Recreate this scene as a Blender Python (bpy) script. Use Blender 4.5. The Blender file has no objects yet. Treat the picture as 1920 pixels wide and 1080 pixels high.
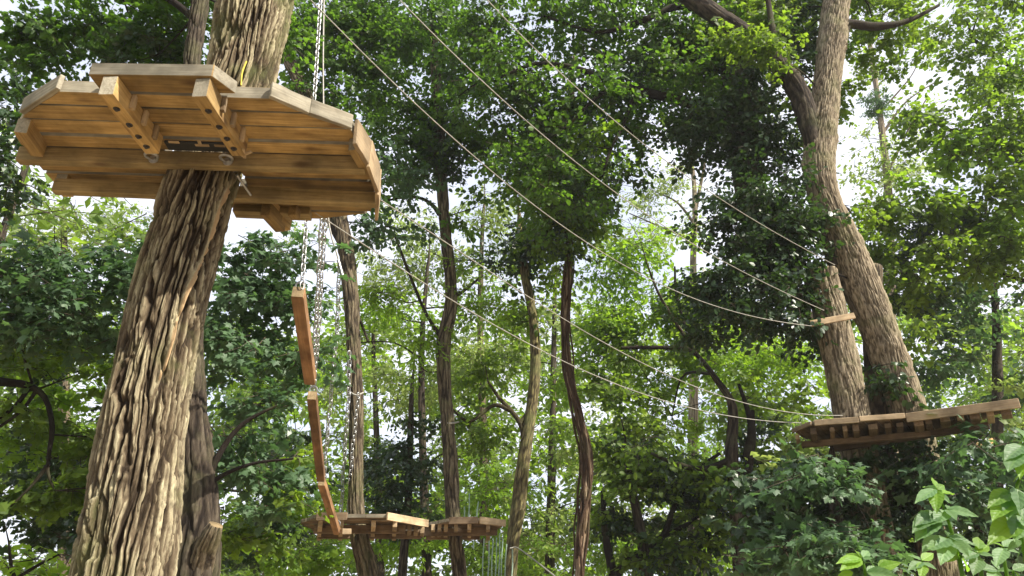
import bpy, bmesh, math, random
import numpy as np
from mathutils import Vector, Matrix
random.seed(7); RNG = np.random.default_rng(11)
scene = bpy.context.scene
COL = scene.collection
# ------------------------------------------------------------------ camera, sky, sun, exposure
F_PX = 1371.0; TH = math.radians(25.0); CZ = 1.6
cam = bpy.data.cameras.new('camera'); camo = bpy.data.objects.new('camera', cam); COL.objects.link(camo)
cam.sensor_width = 36.0; cam.lens = F_PX / 1920 * 36.0; cam.clip_end = 2000
camo.location = (0, 0, CZ); camo.rotation_euler = (math.radians(90) + TH, 0, 0)
scene.camera = camo
SUN_DIR = Vector((0.87, -0.49, 0)).normalized() * math.cos(math.radians(46)) + Vector((0, 0, math.sin(math.radians(46))))
world = bpy.data.worlds.new('World'); scene.world = world; world.use_nodes = True
nt = world.node_tree; nt.nodes.clear()
def N(nt, t, **kw):
    n = nt.nodes.new(t)
    for k, v in kw.items():
        if k == 'inp':
            for a, b in v.items(): n.inputs[a].default_value = b
        else: setattr(n, k, v)
    return n
sky = N(nt, 'ShaderNodeTexSky', sky_type='NISHITA', sun_disc=False, sun_elevation=math.radians(46),
        sun_rotation=math.atan2(SUN_DIR.x, SUN_DIR.y), air_density=1.0, dust_density=1.2, ozone_density=1.0)
tc = N(nt, 'ShaderNodeTexCoord')
mp = N(nt, 'ShaderNodeMapping'); mp.inputs['Scale'].default_value = (1, 1, 1.6)
nz = N(nt, 'ShaderNodeTexNoise', inp={'Scale': 3.2, 'Detail': 6.0, 'Roughness': 0.55, 'Distortion': 0.3})
rp = N(nt, 'ShaderNodeValToRGB'); rp.color_ramp.elements[0].position = 0.40; rp.color_ramp.elements[1].position = 0.56
rp.color_ramp.elements[0].color = (0.62, 0.62, 0.62, 1)
mx = N(nt, 'ShaderNodeMixRGB'); mx.inputs[2].default_value = (5.0, 5.15, 5.7, 1)
bg = N(nt, 'ShaderNodeBackground', inp={'Strength': 0.12}); wo = N(nt, 'ShaderNodeOutputWorld')
L = nt.links.new
L(tc.outputs['Generated'], mp.inputs[0]); L(mp.outputs[0], nz.inputs['Vector']); L(nz.outputs['Fac'], rp.inputs[0])
L(rp.outputs[0], mx.inputs[0]); L(sky.outputs[0], mx.inputs[1]); L(mx.outputs[0], bg.inputs[0]); L(bg.outputs[0], wo.inputs[0])
sun = bpy.data.lights.new('sun', 'SUN'); sun.energy = 5.0; sun.angle = math.radians(0.5); sun.color = (1.0, 0.93, 0.80)
suno = bpy.data.objects.new('sun', sun); COL.objects.link(suno)
suno.rotation_euler = SUN_DIR.to_track_quat('Z', 'Y').to_euler()
scene.view_settings.view_transform = 'Standard'; scene.view_settings.look = 'None'
scene.view_settings.exposure = 1.08; scene.view_settings.gamma = 1.0; scene.view_settings.use_curve_mapping = False

# ------------------------------------------------------------------ geometry from the camera's known place
_F = Vector((0, math.cos(TH), math.sin(TH))); _U = Vector((0, -math.sin(TH), math.cos(TH))); _R = Vector((1, 0, 0)); _C = Vector((0, 0, CZ))
def ray(px, py): return _R * ((px - 960) / F_PX) + _U * ((540 - py) / F_PX) + _F
def P(px, py, Y):
    d = ray(px, py); return _C + d * (Y / d.y)
def G(px, py, z):
    d = ray(px, py); return _C + d * ((z - CZ) / d.z)
def depth(px, py, Y): return Y / ray(px, py).y
# ------------------------------------------------------------------ object helpers
def tag(o, label=None, cat=None, group=None, kind=None):
    if label: o['label'] = label
    if cat: o['category'] = cat
    if group: o['group'] = group
    if kind: o['kind'] = kind
    return o
def empty(name, loc, label, cat, group=None):
    o = bpy.data.objects.new(name, None); COL.objects.link(o); o.location = loc; o.empty_display_size = 0.2
    return tag(o, label, cat, group)
def link(name, me, parent=None, mats=(), smooth=False, world=True):
    o = bpy.data.objects.new(name, me); COL.objects.link(o)
    for m in mats: me.materials.append(m)
    if smooth: me.polygons.foreach_set('use_smooth', [True] * len(me.polygons))
    if parent is not None:
        o.parent = parent
        if world:
            base = parent.location if parent.parent is None else parent.location + parent.parent.location
            o.location = -base
    return o
def np_mesh(name, V, Fs, nper, mat_idx=None, attr=None, smooth=False):
    """V (n,3); Fs (m,nper) faces of equal size, or a list of several such arrays"""
    if not isinstance(Fs, list): Fs = [Fs]
    me = bpy.data.meshes.new(name)
    V = np.asarray(V, dtype=np.float32)
    me.vertices.add(len(V)); me.vertices.foreach_set('co', V.ravel())
    loops = np.concatenate([f.ravel() for f in Fs]).astype(np.int32)
    tot = np.concatenate([np.full(len(f), f.shape[1], np.int32) for f in Fs])
    st = np.concatenate([[0], np.cumsum(tot)[:-1]]).astype(np.int32)
    me.loops.add(len(loops)); me.loops.foreach_set('vertex_index', loops)
    me.polygons.add(len(tot)); me.polygons.foreach_set('loop_start', st); me.polygons.foreach_set('loop_total', tot)
    if mat_idx is not None: me.polygons.foreach_set('material_index', np.asarray(mat_idx, np.int32))
    me.polygons.foreach_set('use_smooth', np.full(len(tot), smooth, bool))
    if attr is not None:
        for nm, dom, arr in attr:
            a = me.attributes.new(nm, 'FLOAT', dom); a.data.foreach_set('value', np.asarray(arr, np.float32))
    me.update(calc_edges=True)
    return me
# value noise
_T = RNG.random((64, 64, 64)).astype(np.float32) * 2 - 1
def vnoise(x, y, z):
    xi = np.floor(x).astype(int); yi = np.floor(y).astype(int); zi = np.floor(z).astype(int)
    fx = x - xi; fy = y - yi; fz = z - zi
    fx = fx * fx * (3 - 2 * fx); fy = fy * fy * (3 - 2 * fy); fz = fz * fz * (3 - 2 * fz)
    r = 0
    for a in (0, 1):
        for b in (0, 1):
            for c in (0, 1):
                w = (fx if a else 1 - fx) * (fy if b else 1 - fy) * (fz if c else 1 - fz)
                r = r + w * _T[(xi + a) & 63, (yi + b) & 63, (zi + c) & 63]
    return r
def plates(u, v, C, cw, ch, seed):
    """long interlocking bark plates on an unrolled trunk: u in metres round it (circumference C), v up it; -> edge distance, plate random"""
    nu = max(4, int(round(C / cw))); U = u / C * nu; r = np.random.default_rng(seed); Tj = r.random((64, 256, 3)).astype(np.float32); ro = r.random(64)
    i0 = np.floor(U).astype(int); f1 = np.full(U.shape, 9.0, np.float32); f2 = f1.copy(); cid = np.zeros(U.shape, np.float32)
    for di in (-1, 0, 1):
        ii = i0 + di; im = ii % nu; Vv = v / ch + ro[im % 64] * 3.0; j0 = np.floor(Vv).astype(int)
        for dj in (-1, 0, 1):
            jj = j0 + dj; t = Tj[im % 64, jj % 256]; dx = ii + 0.15 + 0.7 * t[..., 0] - U; dy = (jj + t[..., 1] - Vv) * 1.0
            sl = (t[..., 2] - 0.5) * 0.9; d = np.sqrt((dx + sl * dy) ** 2 + dy ** 2)
            n = d < f1; f2 = np.where(n, f1, np.minimum(f2, d)); cid = np.where(n, t[..., 2], cid); f1 = np.where(n, d, f1)
    return f2 - f1, cid
def sstep(a, b, x):
    t = np.clip((x - a) / (b - a), 0, 1); return t * t * (3 - 2 * t)
def catmull(pts, n):
    """pts (k,d) -> dense (m,d), about n samples in all, evenly by length"""
    p = np.asarray(pts, float); k = len(p)
    if k == 2: p = np.array([p[0], (p[0] + p[1]) / 2, p[1]]); k = 3
    q = np.vstack([2 * p[0] - p[1], p, 2 * p[-1] - p[-2]])
    out = []
    for i in range(k - 1):
        a, b, c, d = q[i], q[i + 1], q[i + 2], q[i + 3]
        for t in np.linspace(0, 1, 24, endpoint=False):
            out.append(0.5 * ((2 * b) + (-a + c) * t + (2 * a - 5 * b + 4 * c - d) * t * t + (-a + 3 * b - 3 * c + d) * t ** 3))
    out.append(p[-1]); out = np.array(out)
    s = np.concatenate([[0], np.cumsum(np.linalg.norm(np.diff(out[:, :3], axis=0), axis=1))])
    ss = np.linspace(0, s[-1], n)
    return np.stack([np.interp(ss, s, out[:, j]) for j in range(out.shape[1])], 1), ss
def frames(path):
    T = np.gradient(path, axis=0); T /= np.linalg.norm(T, axis=1)[:, None] + 1e-9
    ref = np.array([0.13, -1.0, 0.07]); A = []
    a = ref - T[0] * ref.dot(T[0]); a /= np.linalg.norm(a)
    for t in T:
        a = a - t * a.dot(t); a /= np.linalg.norm(a) + 1e-9; A.append(a.copy())
    A = np.array(A); B = np.cross(T, A)
    return T, A, B
def ring_faces(nr, ns):
    i = np.arange(nr - 1)[:, None]; j = np.arange(ns)[None, :]
    a = i * ns + j; b = i * ns + (j + 1) % ns
    return np.stack([a, b, b + ns, a + ns], -1).reshape(-1, 4)
class MB:
    def __init__(s): s.v = []; s.q = []; s.n = 0
    def tube(s, pts, n=8, sides=5):
        """pts: (x,y,z,r)"""
        d, _ = catmull([tuple(p) for p in pts], n)
        T, A, B = frames(d[:, :3]); an = np.arange(sides) / sides * 2 * math.pi
        v = d[:, None, :3] + d[:, None, 3:4] * (np.cos(an)[None, :, None] * A[:, None] + np.sin(an)[None, :, None] * B[:, None])
        s.v.append(v.reshape(-1, 3)); s.q.append(ring_faces(len(d), sides) + s.n); s.n += v.shape[0] * sides
    def build(s, name, mat, parent=None, smooth=True):
        me = np_mesh(name, np.concatenate(s.v), np.concatenate(s.q), 4, smooth=smooth)
        return link(name, me, parent, [mat])
# ------------------------------------------------------------------ materials
def mat_new(name):
    m = bpy.data.materials.new(name); m.use_nodes = True
    nt = m.node_tree; b = nt.nodes['Principled BSDF']; return m, nt, b
def ramp(nt, stops):
    r = N(nt, 'ShaderNodeValToRGB'); e = r.color_ramp.elements
    while len(e) < len(stops): e.new(0.5)
    for i, (p, c) in enumerate(stops): e[i].position = p; e[i].color = (*c, 1)
    return r
def mat_bark(name, dark, mid, light, moss=0.3, scale=1.0, bump=0.6, paint=None, ridge=True):
    m, nt, b = mat_new(name); L = nt.links.new
    geo = N(nt, 'ShaderNodeNewGeometry')
    mp = N(nt, 'ShaderNodeMapping'); mp.inputs['Scale'].default_value = (26 * scale, 26 * scale, 4.5 * scale)
    L(geo.outputs['Position'], mp.inputs[0])
    n1 = N(nt, 'ShaderNodeTexNoise', inp={'Scale': 1.0, 'Detail': 8.0, 'Roughness': 0.65, 'Distortion': 0.6}); L(mp.outputs[0], n1.inputs['Vector'])
    n2 = N(nt, 'ShaderNodeTexNoise', inp={'Scale': 2.3, 'Detail': 5.0, 'Roughness': 0.6}); L(geo.outputs['Position'], n2.inputs['Vector'])
    mpf = N(nt, 'ShaderNodeMapping'); mpf.inputs['Scale'].default_value = (95 * scale, 95 * scale, 22 * scale); L(geo.outputs['Position'], mpf.inputs[0])
    nf = N(nt, 'ShaderNodeTexNoise', inp={'Scale': 1.0, 'Detail': 5.0, 'Roughness': 0.7, 'Distortion': 0.4}); L(mpf.outputs[0], nf.inputs['Vector'])
    at = N(nt, 'ShaderNodeAttribute', attribute_name='ridge')
    ad = N(nt, 'ShaderNodeMath', operation='MULTIPLY_ADD'); ad.inputs[1].default_value = 0.45 if ridge else 0.0; L(at.outputs['Fac'], ad.inputs[0])
    sc = N(nt, 'ShaderNodeMath', operation='MULTIPLY'); sc.inputs[1].default_value = 0.62 if ridge else 1.0; L(n1.outputs['Fac'], sc.inputs[0]); L(sc.outputs[0], ad.inputs[2])
    r = ramp(nt, [(0.36 if ridge else 0.28, dark), (0.58 if ridge else 0.5, mid), (0.80, light)]); L(ad.outputs[0], r.inputs[0])
    mr = ramp(nt, [(0.5, (0, 0, 0)), (0.68, (1, 1, 1))]); L(n2.outputs['Fac'], mr.inputs[0])
    ms = N(nt, 'ShaderNodeMath', operation='MULTIPLY'); ms.inputs[1].default_value = moss; L(mr.outputs[0], ms.inputs[0])
    mx = N(nt, 'ShaderNodeMixRGB'); mx.inputs[2].default_value = (0.17, 0.19, 0.07, 1); L(ms.outputs[0], mx.inputs[0]); L(r.outputs[0], mx.inputs[1])
    col = mx.outputs[0]
    if paint:
        for (pt, rad, c) in paint:
            vd = N(nt, 'ShaderNodeVectorMath', operation='DISTANCE'); vd.inputs[1].default_value = pt; L(geo.outputs['Position'], vd.inputs[0])
            n3 = N(nt, 'ShaderNodeTexNoise', inp={'Scale': 22.0, 'Detail': 4.0}); L(geo.outputs['Position'], n3.inputs['Vector'])
            a = N(nt, 'ShaderNodeMath', operation='MULTIPLY_ADD'); a.inputs[1].default_value = rad * 1.8; L(n3.outputs['Fac'], a.inputs[0]); L(vd.outputs['Value'], a.inputs[2])
            rr = N(nt, 'ShaderNodeMapRange', inp={'From Min': rad * 1.55, 'From Max': rad * 1.75, 'To Min': 0.85, 'To Max': 0.0}); L(a.outputs[0], rr.inputs['Value'])
            mm = N(nt, 'ShaderNodeMixRGB'); mm.inputs[2].default_value = (*c, 1); L(rr.outputs[0], mm.inputs[0]); L(col, mm.inputs[1]); col = mm.outputs[0]
    fs = N(nt, 'ShaderNodeMapRange', inp={'From Min': 0.3, 'From Max': 0.7, 'To Min': 0.62, 'To Max': 1.3}); L(nf.outputs['Fac'], fs.inputs['Value'])
    vm = N(nt, 'ShaderNodeVectorMath', operation='SCALE'); L(col, vm.inputs[0]); L(fs.outputs[0], vm.inputs['Scale']); col = vm.outputs[0]
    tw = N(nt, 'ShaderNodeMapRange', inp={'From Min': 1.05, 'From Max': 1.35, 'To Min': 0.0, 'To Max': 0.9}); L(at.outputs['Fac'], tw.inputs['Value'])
    tm = N(nt, 'ShaderNodeMixRGB'); tm.inputs[2].default_value = (0.46, 0.31, 0.17, 1); L(tw.outputs[0], tm.inputs[0]); L(col, tm.inputs[1]); col = tm.outputs[0]  # orange of the torn strip: bared wood plus painted-in sunlight
    L(col, b.inputs['Base Color']); b.inputs['Roughness'].default_value = 0.92; b.inputs['Specular IOR Level'].default_value = 0.2
    bp = N(nt, 'ShaderNodeBump', inp={'Strength': bump, 'Distance': 0.02}); hb = N(nt, 'ShaderNodeMath', operation='ADD'); L(n1.outputs['Fac'], hb.inputs[0]); L(nf.outputs['Fac'], hb.inputs[1]); L(hb.outputs[0], bp.inputs['Height']); L(bp.outputs[0], b.inputs['Normal'])
    return m
def mat_leaf(name, c0, c1, tr, gloss=0.45, spec=0.45, tfac=0.42):
    m, nt, b = mat_new(name); L = nt.links.new
    at = N(nt, 'ShaderNodeAttribute', attribute_name='tint')
    mx = N(nt, 'ShaderNodeMixRGB'); mx.inputs[1].default_value = (*c0, 1); mx.inputs[2].default_value = (*c1, 1); L(at.outputs['Fac'], mx.inputs[0])
    L(mx.outputs[0], b.inputs['Base Color']); b.inputs['Roughness'].default_value = gloss; b.inputs['Specular IOR Level'].default_value = spec
    t = N(nt, 'ShaderNodeBsdfTranslucent'); mt = N(nt, 'ShaderNodeMixRGB')
    mt.inputs[1].default_value = (tr[0] * 0.6, tr[1] * 0.68, tr[2] * 0.8, 1); mt.inputs[2].default_value = (*tr, 1)
    L(at.outputs['Fac'], mt.inputs[0]); L(mt.outputs[0], t.inputs['Color'])
    ms = N(nt, 'ShaderNodeMixShader'); ms.inputs[0].default_value = tfac
    L(b.outputs[0], ms.inputs[1]); L(t.outputs[0], ms.inputs[2]); L(ms.outputs[0], nt.nodes['Material Output'].inputs[0])
    return m
def mat_wood(name, a, c, knot, rough=0.75, grain=1.0):
    m, nt, b = mat_new(name); L = nt.links.new
    tc = N(nt, 'ShaderNodeTexCoord'); oi = N(nt, 'ShaderNodeObjectInfo')
    off = N(nt, 'ShaderNodeVectorMath', operation='SCALE'); off.inputs[0].default_value = (37, 19, 23); L(oi.outputs['Random'], off.inputs['Scale'])
    ad = N(nt, 'ShaderNodeVectorMath', operation='ADD'); L(tc.outputs['Object'], ad.inputs[0]); L(off.outputs[0], ad.inputs[1])
    mp = N(nt, 'ShaderNodeMapping'); mp.inputs['Scale'].default_value = (2.2 * grain, 42 * grain, 42 * grain); L(ad.outputs[0], mp.inputs[0])
    n1 = N(nt, 'ShaderNodeTexNoise', inp={'Scale': 1.0, 'Detail': 7.0, 'Roughness': 0.6, 'Distortion': 1.2}); L(mp.outputs[0], n1.inputs['Vector'])
    mp2 = N(nt, 'ShaderNodeMapping'); mp2.inputs['Scale'].default_value = (3.2, 8.0, 8.0); L(ad.outputs[0], mp2.inputs[0])
    vo = N(nt, 'ShaderNodeTexVoronoi', inp={'Scale': 1.0, 'Randomness': 1.0}); L(mp2.outputs[0], vo.inputs['Vector'])
    kr = ramp(nt, [(0.08, (1, 1, 1)), (0.26, (0, 0, 0))]); L(vo.outputs['Distance'], kr.inputs[0])
    r = ramp(nt, [(0.3, a), (0.72, c)]); L(n1.outputs['Fac'], r.inputs[0])
    kx = N(nt, 'ShaderNodeMixRGB'); kx.inputs[2].default_value = (*knot, 1); km = N(nt, 'ShaderNodeMath', operation='MULTIPLY'); km.inputs[1].default_value = 0.7
    L(kr.outputs[0], km.inputs[0]); L(km.outputs[0], kx.inputs[0]); L(r.outputs[0], kx.inputs[1])
    n4 = N(nt, 'ShaderNodeTexNoise', inp={'Scale': 3.5, 'Detail': 4.0, 'Roughness': 0.6}); L(ad.outputs[0], n4.inputs['Vector'])
    sr = N(nt, 'ShaderNodeMapRange', inp={'From Min': 0.35, 'From Max': 0.7, 'To Min': 0.50, 'To Max': 1.15}); L(n4.outputs['Fac'], sr.inputs['Value'])
    rv = N(nt, 'ShaderNodeMapRange', inp={'To Min': 0.55, 'To Max': 1.10}); L(oi.outputs['Random'], rv.inputs['Value'])
    mu = N(nt, 'ShaderNodeMath', operation='MULTIPLY'); L(sr.outputs[0], mu.inputs[0]); L(rv.outputs[0], mu.inputs[1])
    vm = N(nt, 'ShaderNodeVectorMath', operation='SCALE'); L(kx.outputs[0], vm.inputs[0]); L(mu.outputs[0], vm.inputs['Scale'])
    L(vm.outputs[0], b.inputs['Base Color']); b.inputs['Roughness'].default_value = rough; b.inputs['Specular IOR Level'].default_value = 0.3
    bp = N(nt, 'ShaderNodeBump', inp={'Strength': 0.35, 'Distance': 0.004}); L(n1.outputs['Fac'], bp.inputs['Height']); L(bp.outputs[0], b.inputs['Normal'])
    return m
def mat_plain(name, c, rough=0.5, metal=0.0, var=0.25):
    m, nt, b = mat_new(name); L = nt.links.new
    tc = N(nt, 'ShaderNodeTexCoord'); n = N(nt, 'ShaderNodeTexNoise', inp={'Scale': 25.0, 'Detail': 5.0}); L(tc.outputs['Object'], n.inputs['Vector'])
    r = ramp(nt, [(0.3, tuple(x * (1 - var) for x in c)), (0.7, tuple(min(1, x * (1 + var)) for x in c))]); L(n.outputs['Fac'], r.inputs[0])
    L(r.outputs[0], b.inputs['Base Color']); b.inputs['Roughness'].default_value = rough; b.inputs['Metallic'].default_value = metal
    return m
# the red marks near the foot of the big trunk
_pc = P(283, 1045, 3.80); _pc2 = P(288, 1000, 3.8)
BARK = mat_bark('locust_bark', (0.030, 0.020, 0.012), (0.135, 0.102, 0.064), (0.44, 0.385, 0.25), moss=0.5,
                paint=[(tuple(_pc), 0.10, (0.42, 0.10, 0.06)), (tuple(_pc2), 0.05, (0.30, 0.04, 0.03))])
BARK_MID = mat_bark('furrowed_bark', (0.03, 0.022, 0.015), (0.11, 0.085, 0.055), (0.22, 0.18, 0.12), moss=0.3, scale=0.8)
BARK_DARK = mat_bark('dark_bark', (0.018, 0.013, 0.010), (0.055, 0.042, 0.030), (0.11, 0.09, 0.065), moss=0.2, scale=0.8)
BARK_PALE = mat_bark('smooth_pale_bark', (0.09, 0.07, 0.045), (0.23, 0.185, 0.125), (0.37, 0.31, 0.22), moss=0.35, scale=0.55)
BARK_RED = mat_bark('vine_bark', (0.07, 0.042, 0.026), (0.19, 0.125, 0.08), (0.42, 0.33, 0.23), moss=0.15, scale=1.0)
BARK_SUNPATCH = mat_bark('sunpatch_bark', (0.05, 0.04, 0.02), (0.14, 0.115, 0.06), (0.33, 0.29, 0.12), moss=0.6, scale=0.6)  # lit yellow patches put into the bark colour
TWIG = mat_plain('twig_bark', (0.05, 0.035, 0.022), 0.9)
LEAF = {
 'maple': mat_leaf('maple_leaf', (0.045, 0.095, 0.030), (0.085, 0.160, 0.045), (0.14, 0.32, 0.04), gloss=0.42, spec=0.5),
 'blue': mat_leaf('dull_green_leaf', (0.050, 0.100, 0.045), (0.100, 0.170, 0.080), (0.14, 0.28, 0.06), gloss=0.52, spec=0.42, tfac=0.36),
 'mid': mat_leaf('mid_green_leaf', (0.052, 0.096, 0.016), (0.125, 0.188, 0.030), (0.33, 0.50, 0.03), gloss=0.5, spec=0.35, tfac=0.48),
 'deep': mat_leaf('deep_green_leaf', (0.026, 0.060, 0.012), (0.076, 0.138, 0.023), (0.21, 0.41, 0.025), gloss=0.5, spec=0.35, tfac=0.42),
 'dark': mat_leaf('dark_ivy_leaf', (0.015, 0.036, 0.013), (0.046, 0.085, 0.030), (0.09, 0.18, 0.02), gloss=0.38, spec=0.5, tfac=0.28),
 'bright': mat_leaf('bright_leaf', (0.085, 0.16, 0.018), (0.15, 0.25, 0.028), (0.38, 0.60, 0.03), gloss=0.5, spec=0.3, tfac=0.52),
 'pale': mat_leaf('pale_locust_leaf', (0.14, 0.20, 0.05), (0.24, 0.30, 0.08), (0.46, 0.58, 0.12), gloss=0.5, spec=0.35, tfac=0.5),
}
WOOD = mat_wood('larch_wood', (0.33, 0.205, 0.075), (0.65, 0.445, 0.185), (0.13, 0.055, 0.02))
WOOD_BEAM = mat_wood('beam_wood', (0.33, 0.235, 0.10), (0.64, 0.48, 0.235), (0.13, 0.06, 0.025))
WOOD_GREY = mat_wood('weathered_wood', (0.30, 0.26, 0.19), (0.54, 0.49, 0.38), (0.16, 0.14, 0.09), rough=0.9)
WOOD_MID = mat_wood('aged_wood', (0.17, 0.115, 0.07), (0.36, 0.255, 0.16), (0.06, 0.035, 0.02), rough=0.85)
WOOD_RED = mat_wood('red_beam_wood', (0.27, 0.14, 0.065), (0.46, 0.265, 0.13), (0.16, 0.06, 0.02))
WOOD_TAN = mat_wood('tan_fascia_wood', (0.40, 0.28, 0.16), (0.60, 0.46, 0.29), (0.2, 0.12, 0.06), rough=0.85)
STEEL = mat_plain('galvanised_steel', (0.42, 0.42, 0.42), 0.42, 0.9)
DARKSTEEL = mat_plain('dark_bolt_steel', (0.10, 0.09, 0.085), 0.5, 0.8)
CABLE = mat_plain('cable_steel', (0.30, 0.285, 0.25), 0.6, 0.2)
ROPE = mat_plain('green_rope', (0.30, 0.42, 0.33), 0.8)
CUT = mat_wood('sawn_wood', (0.20, 0.14, 0.07), (0.38, 0.28, 0.15), (0.2, 0.12, 0.05))

# ------------------------------------------------------------------ ground
def ground():
    m, nt, b = mat_new('forest_floor'); L = nt.links.new
    g = N(nt, 'ShaderNodeNewGeometry'); n = N(nt, 'ShaderNodeTexNoise', inp={'Scale': 1.4, 'Detail': 9.0, 'Roughness': 0.7}); L(g.outputs['Position'], n.inputs['Vector'])
    r = ramp(nt, [(0.35, (0.17, 0.12, 0.07)), (0.55, (0.28, 0.21, 0.13)), (0.75, (0.20, 0.20, 0.09))]); L(n.outputs['Fac'], r.inputs[0]); L(r.outputs[0], b.inputs['Base Color'])
    b.inputs['Roughness'].default_value = 1.0
    k = 90; xs = np.linspace(-1, 1, k); xs = np.sign(xs) * np.abs(xs) ** 2.2 * 500
    X, Y = np.meshgrid(xs, xs); Z = vnoise(X / 7 + 40, Y / 7 + 40, X * 0) * 0.10 * (np.hypot(X, Y) > 2)
    i = np.arange(k - 1)[:, None] * k + np.arange(k - 1)[None]; f = np.stack([i, i + 1, i + k + 1, i + k], -1).reshape(-1, 4)
    me = np_mesh('ground', np.stack([X, Y, Z - 0.1], -1).reshape(-1, 3), f, 4, smooth=True)
    tag(link('ground', me, None, [m]), kind='structure')
ground()
# ------------------------------------------------------------------ trunks
def path_px(pts, Y, ground_to=True):
    """pts: (px,py,halfwidth_px[,Y]) from the top down -> world (x,y,z,r), carried on to the ground"""
    out = []
    for p in pts:
        y = p[3] if len(p) > 3 else Y
        w = P(p[0], p[1], y); out.append((w.x, w.y, w.z, p[2] * depth(p[0], p[1], y) / F_PX))
    if ground_to:
        a, b = out[-2], out[-1]; r = b[3]
        k = min(1.0, max(0.0, b[2])) ; sl = (b[0] - a[0]) / max(0.2, a[2] - b[2]) * 0.6
        h = b[2]
        out.append((b[0] + sl * h * 0.5, b[1], h * 0.5, r * 1.08)); out.append((b[0] + sl * h * 0.8, b[1], 0.05, r * 1.4)); out.append((b[0] + sl * h * 0.8, b[1], -0.25, r * 1.8))
    return out
def bark_trunk(name, pts, mat, parent, ns=64, nl=220, amp=0.02, freq=9.0, stretch=6.0, lump=0.06, seed=0, ropes=0, flute=0, cap=True, extra=None):
    d, ss = catmull(pts, nl); path = d[:, :3]; R = d[:, 3]
    T, A, B = frames(path); an = np.arange(ns) / ns * 2 * math.pi; an = an - 0.55 * np.sin(an)   # finer on the side facing the viewer
    Rm = R.mean(); cx = np.cos(an)[None] * Rm; sy = np.sin(an)[None] * Rm; v = ss[:, None]
    o = seed * 7.3 + 20
    big = vnoise(cx * 3 + o, sy * 3 + o, v * 1.1 + o) + 0.5 * vnoise(cx * 7 + o, sy * 7 + o, v * 2.5 + o)
    w1 = vnoise(cx * 5 + o, sy * 5 + o, v * 1.6 + o + 9); w2 = vnoise(cx * 25 + o, sy * 25 + o, v * 11 + o + 29); w3 = 0.7 * vnoise(cx * 70 + o, sy * 70 + o, v * 28 + o + 2)
    C = 2 * math.pi * Rm; cw = 0.6 / freq; u = (an[None] * Rm + 0.05 * w1 + 0.009 * w2 + 0.006 * w3) % C; vv = v + 0.08 * w2 + 0.04 * w3
    stretch = stretch * 2.1; e1, c1 = plates(u, vv, C, cw, cw * stretch, seed * 5 + 1); e2, c2 = plates(u, vv, C, cw * 0.5, cw * 0.5 * stretch * 0.7, seed * 5 + 2)
    h1 = sstep(0.03, 0.30, e1); h2 = sstep(0.02, 0.30, e2)
    strand = vnoise(np.cos(an[None]) * Rm * 60 + w1 * 2, np.sin(an[None]) * Rm * 60, v * 7 + o)
    hh = 0.42 * h1 + 0.18 * h1 * (c1 - 0.2) + 0.26 * h1 * h2 * (0.35 + c2) + 0.12 * strand * h1 + 0.06 * w3
    rad = R[:, None] * (1 + lump * big) + amp * (hh - 0.85)
    ridge = np.clip(hh * 1.15, 0, 1)
    if ropes:
        for k in range(ropes):
            ph = k * 2 * math.pi / ropes + 0.8 * np.sin(v * (1.1 + 0.3 * k) + k * 2)
            dd = np.abs((an[None] - ph + math.pi) % (2 * math.pi) - math.pi)
            rad = rad + amp * 1.6 * np.exp(-(dd * 3.2) ** 2)
    if extra is not None: rad, ridge = extra(rad, ridge, an, ss, ss[-1])
    V = path[:, None] + rad[..., None] * (np.cos(an)[None, :, None] * A[:, None] + np.sin(an)[None, :, None] * B[:, None])
    V = V.reshape(-1, 3); q = [ring_faces(nl, ns)]; rg = ridge.reshape(-1)
    V = np.vstack([V, path[0:1]]); rg = np.append(rg, 0.8)
    j = np.arange(ns); q.append(np.stack([(j + 1) % ns, j, np.full(ns, nl * ns)], -1))
    mi = np.concatenate([np.zeros(len(q[0])), np.ones(ns)])
    me = np_mesh(name, V, q, 4, mat_idx=mi, attr=[('ridge', 'POINT', rg)], smooth=True)
    return link(name, me, parent, [mat, CUT])
# ------------------------------------------------------------------ foliage
def leaf_shape(kind):
    """returns verts (n,3) unit long in +x, faces (m,3)"""
    if kind == 'maple':
        b = [(0, 0), (0.12, 0.16), (0.10, 0.50), (0.34, 0.30), (0.55, 0.58), (0.62, 0.24), (1.0, 0), (0.62, -0.24), (0.55, -0.58), (0.34, -0.30), (0.10, -0.50), (0.12, -0.16)]
        v = [(0.36, 0, 0.0)] + [(x, y, -0.16 * abs(y) * 2 * abs(y) - 0.10 * x * x) for x, y in b]
        n = len(b); f = [(0, 1 + i, 1 + (i + 1) % n) for i in range(n)]
    elif kind == 'lobed':
        b = [(0, 0), (0.10, 0.42), (0.42, 0.24), (0.5, 0.5), (1.0, 0), (0.5, -0.5), (0.42, -0.24), (0.10, -0.42)]
        v = [(0.36, 0, 0.04)] + [(x, y, -0.14 * abs(y) - 0.10 * x * x) for x, y in b]
        n = len(b); f = [(0, 1 + i, 1 + (i + 1) % n) for i in range(n)]
    elif kind == 'oval':
        v = [(0, 0, 0), (0.45, 0.27, 0.05), (1, 0, -0.08), (0.45, -0.27, 0.05)]; f = [(0, 2, 1), (0, 3, 2)]
    else:
        v = [(0, 0, 0), (0.3, 0.36, 0.0), (0.72, 0.27, -0.04), (1, 0, -0.10), (0.72, -0.27, -0.04), (0.3, -0.36, 0.0)]
        f = [(0, 3, 2), (0, 2, 1), (0, 4, 3), (0, 5, 4)]
    return np.array(v, float), np.array(f, int)
def rot_z(a):
    c, s = np.cos(a), np.sin(a); m = np.zeros(a.shape + (3, 3)); m[..., 0, 0] = c; m[..., 0, 1] = -s; m[..., 1, 0] = s; m[..., 1, 1] = c; m[..., 2, 2] = 1; return m
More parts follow.
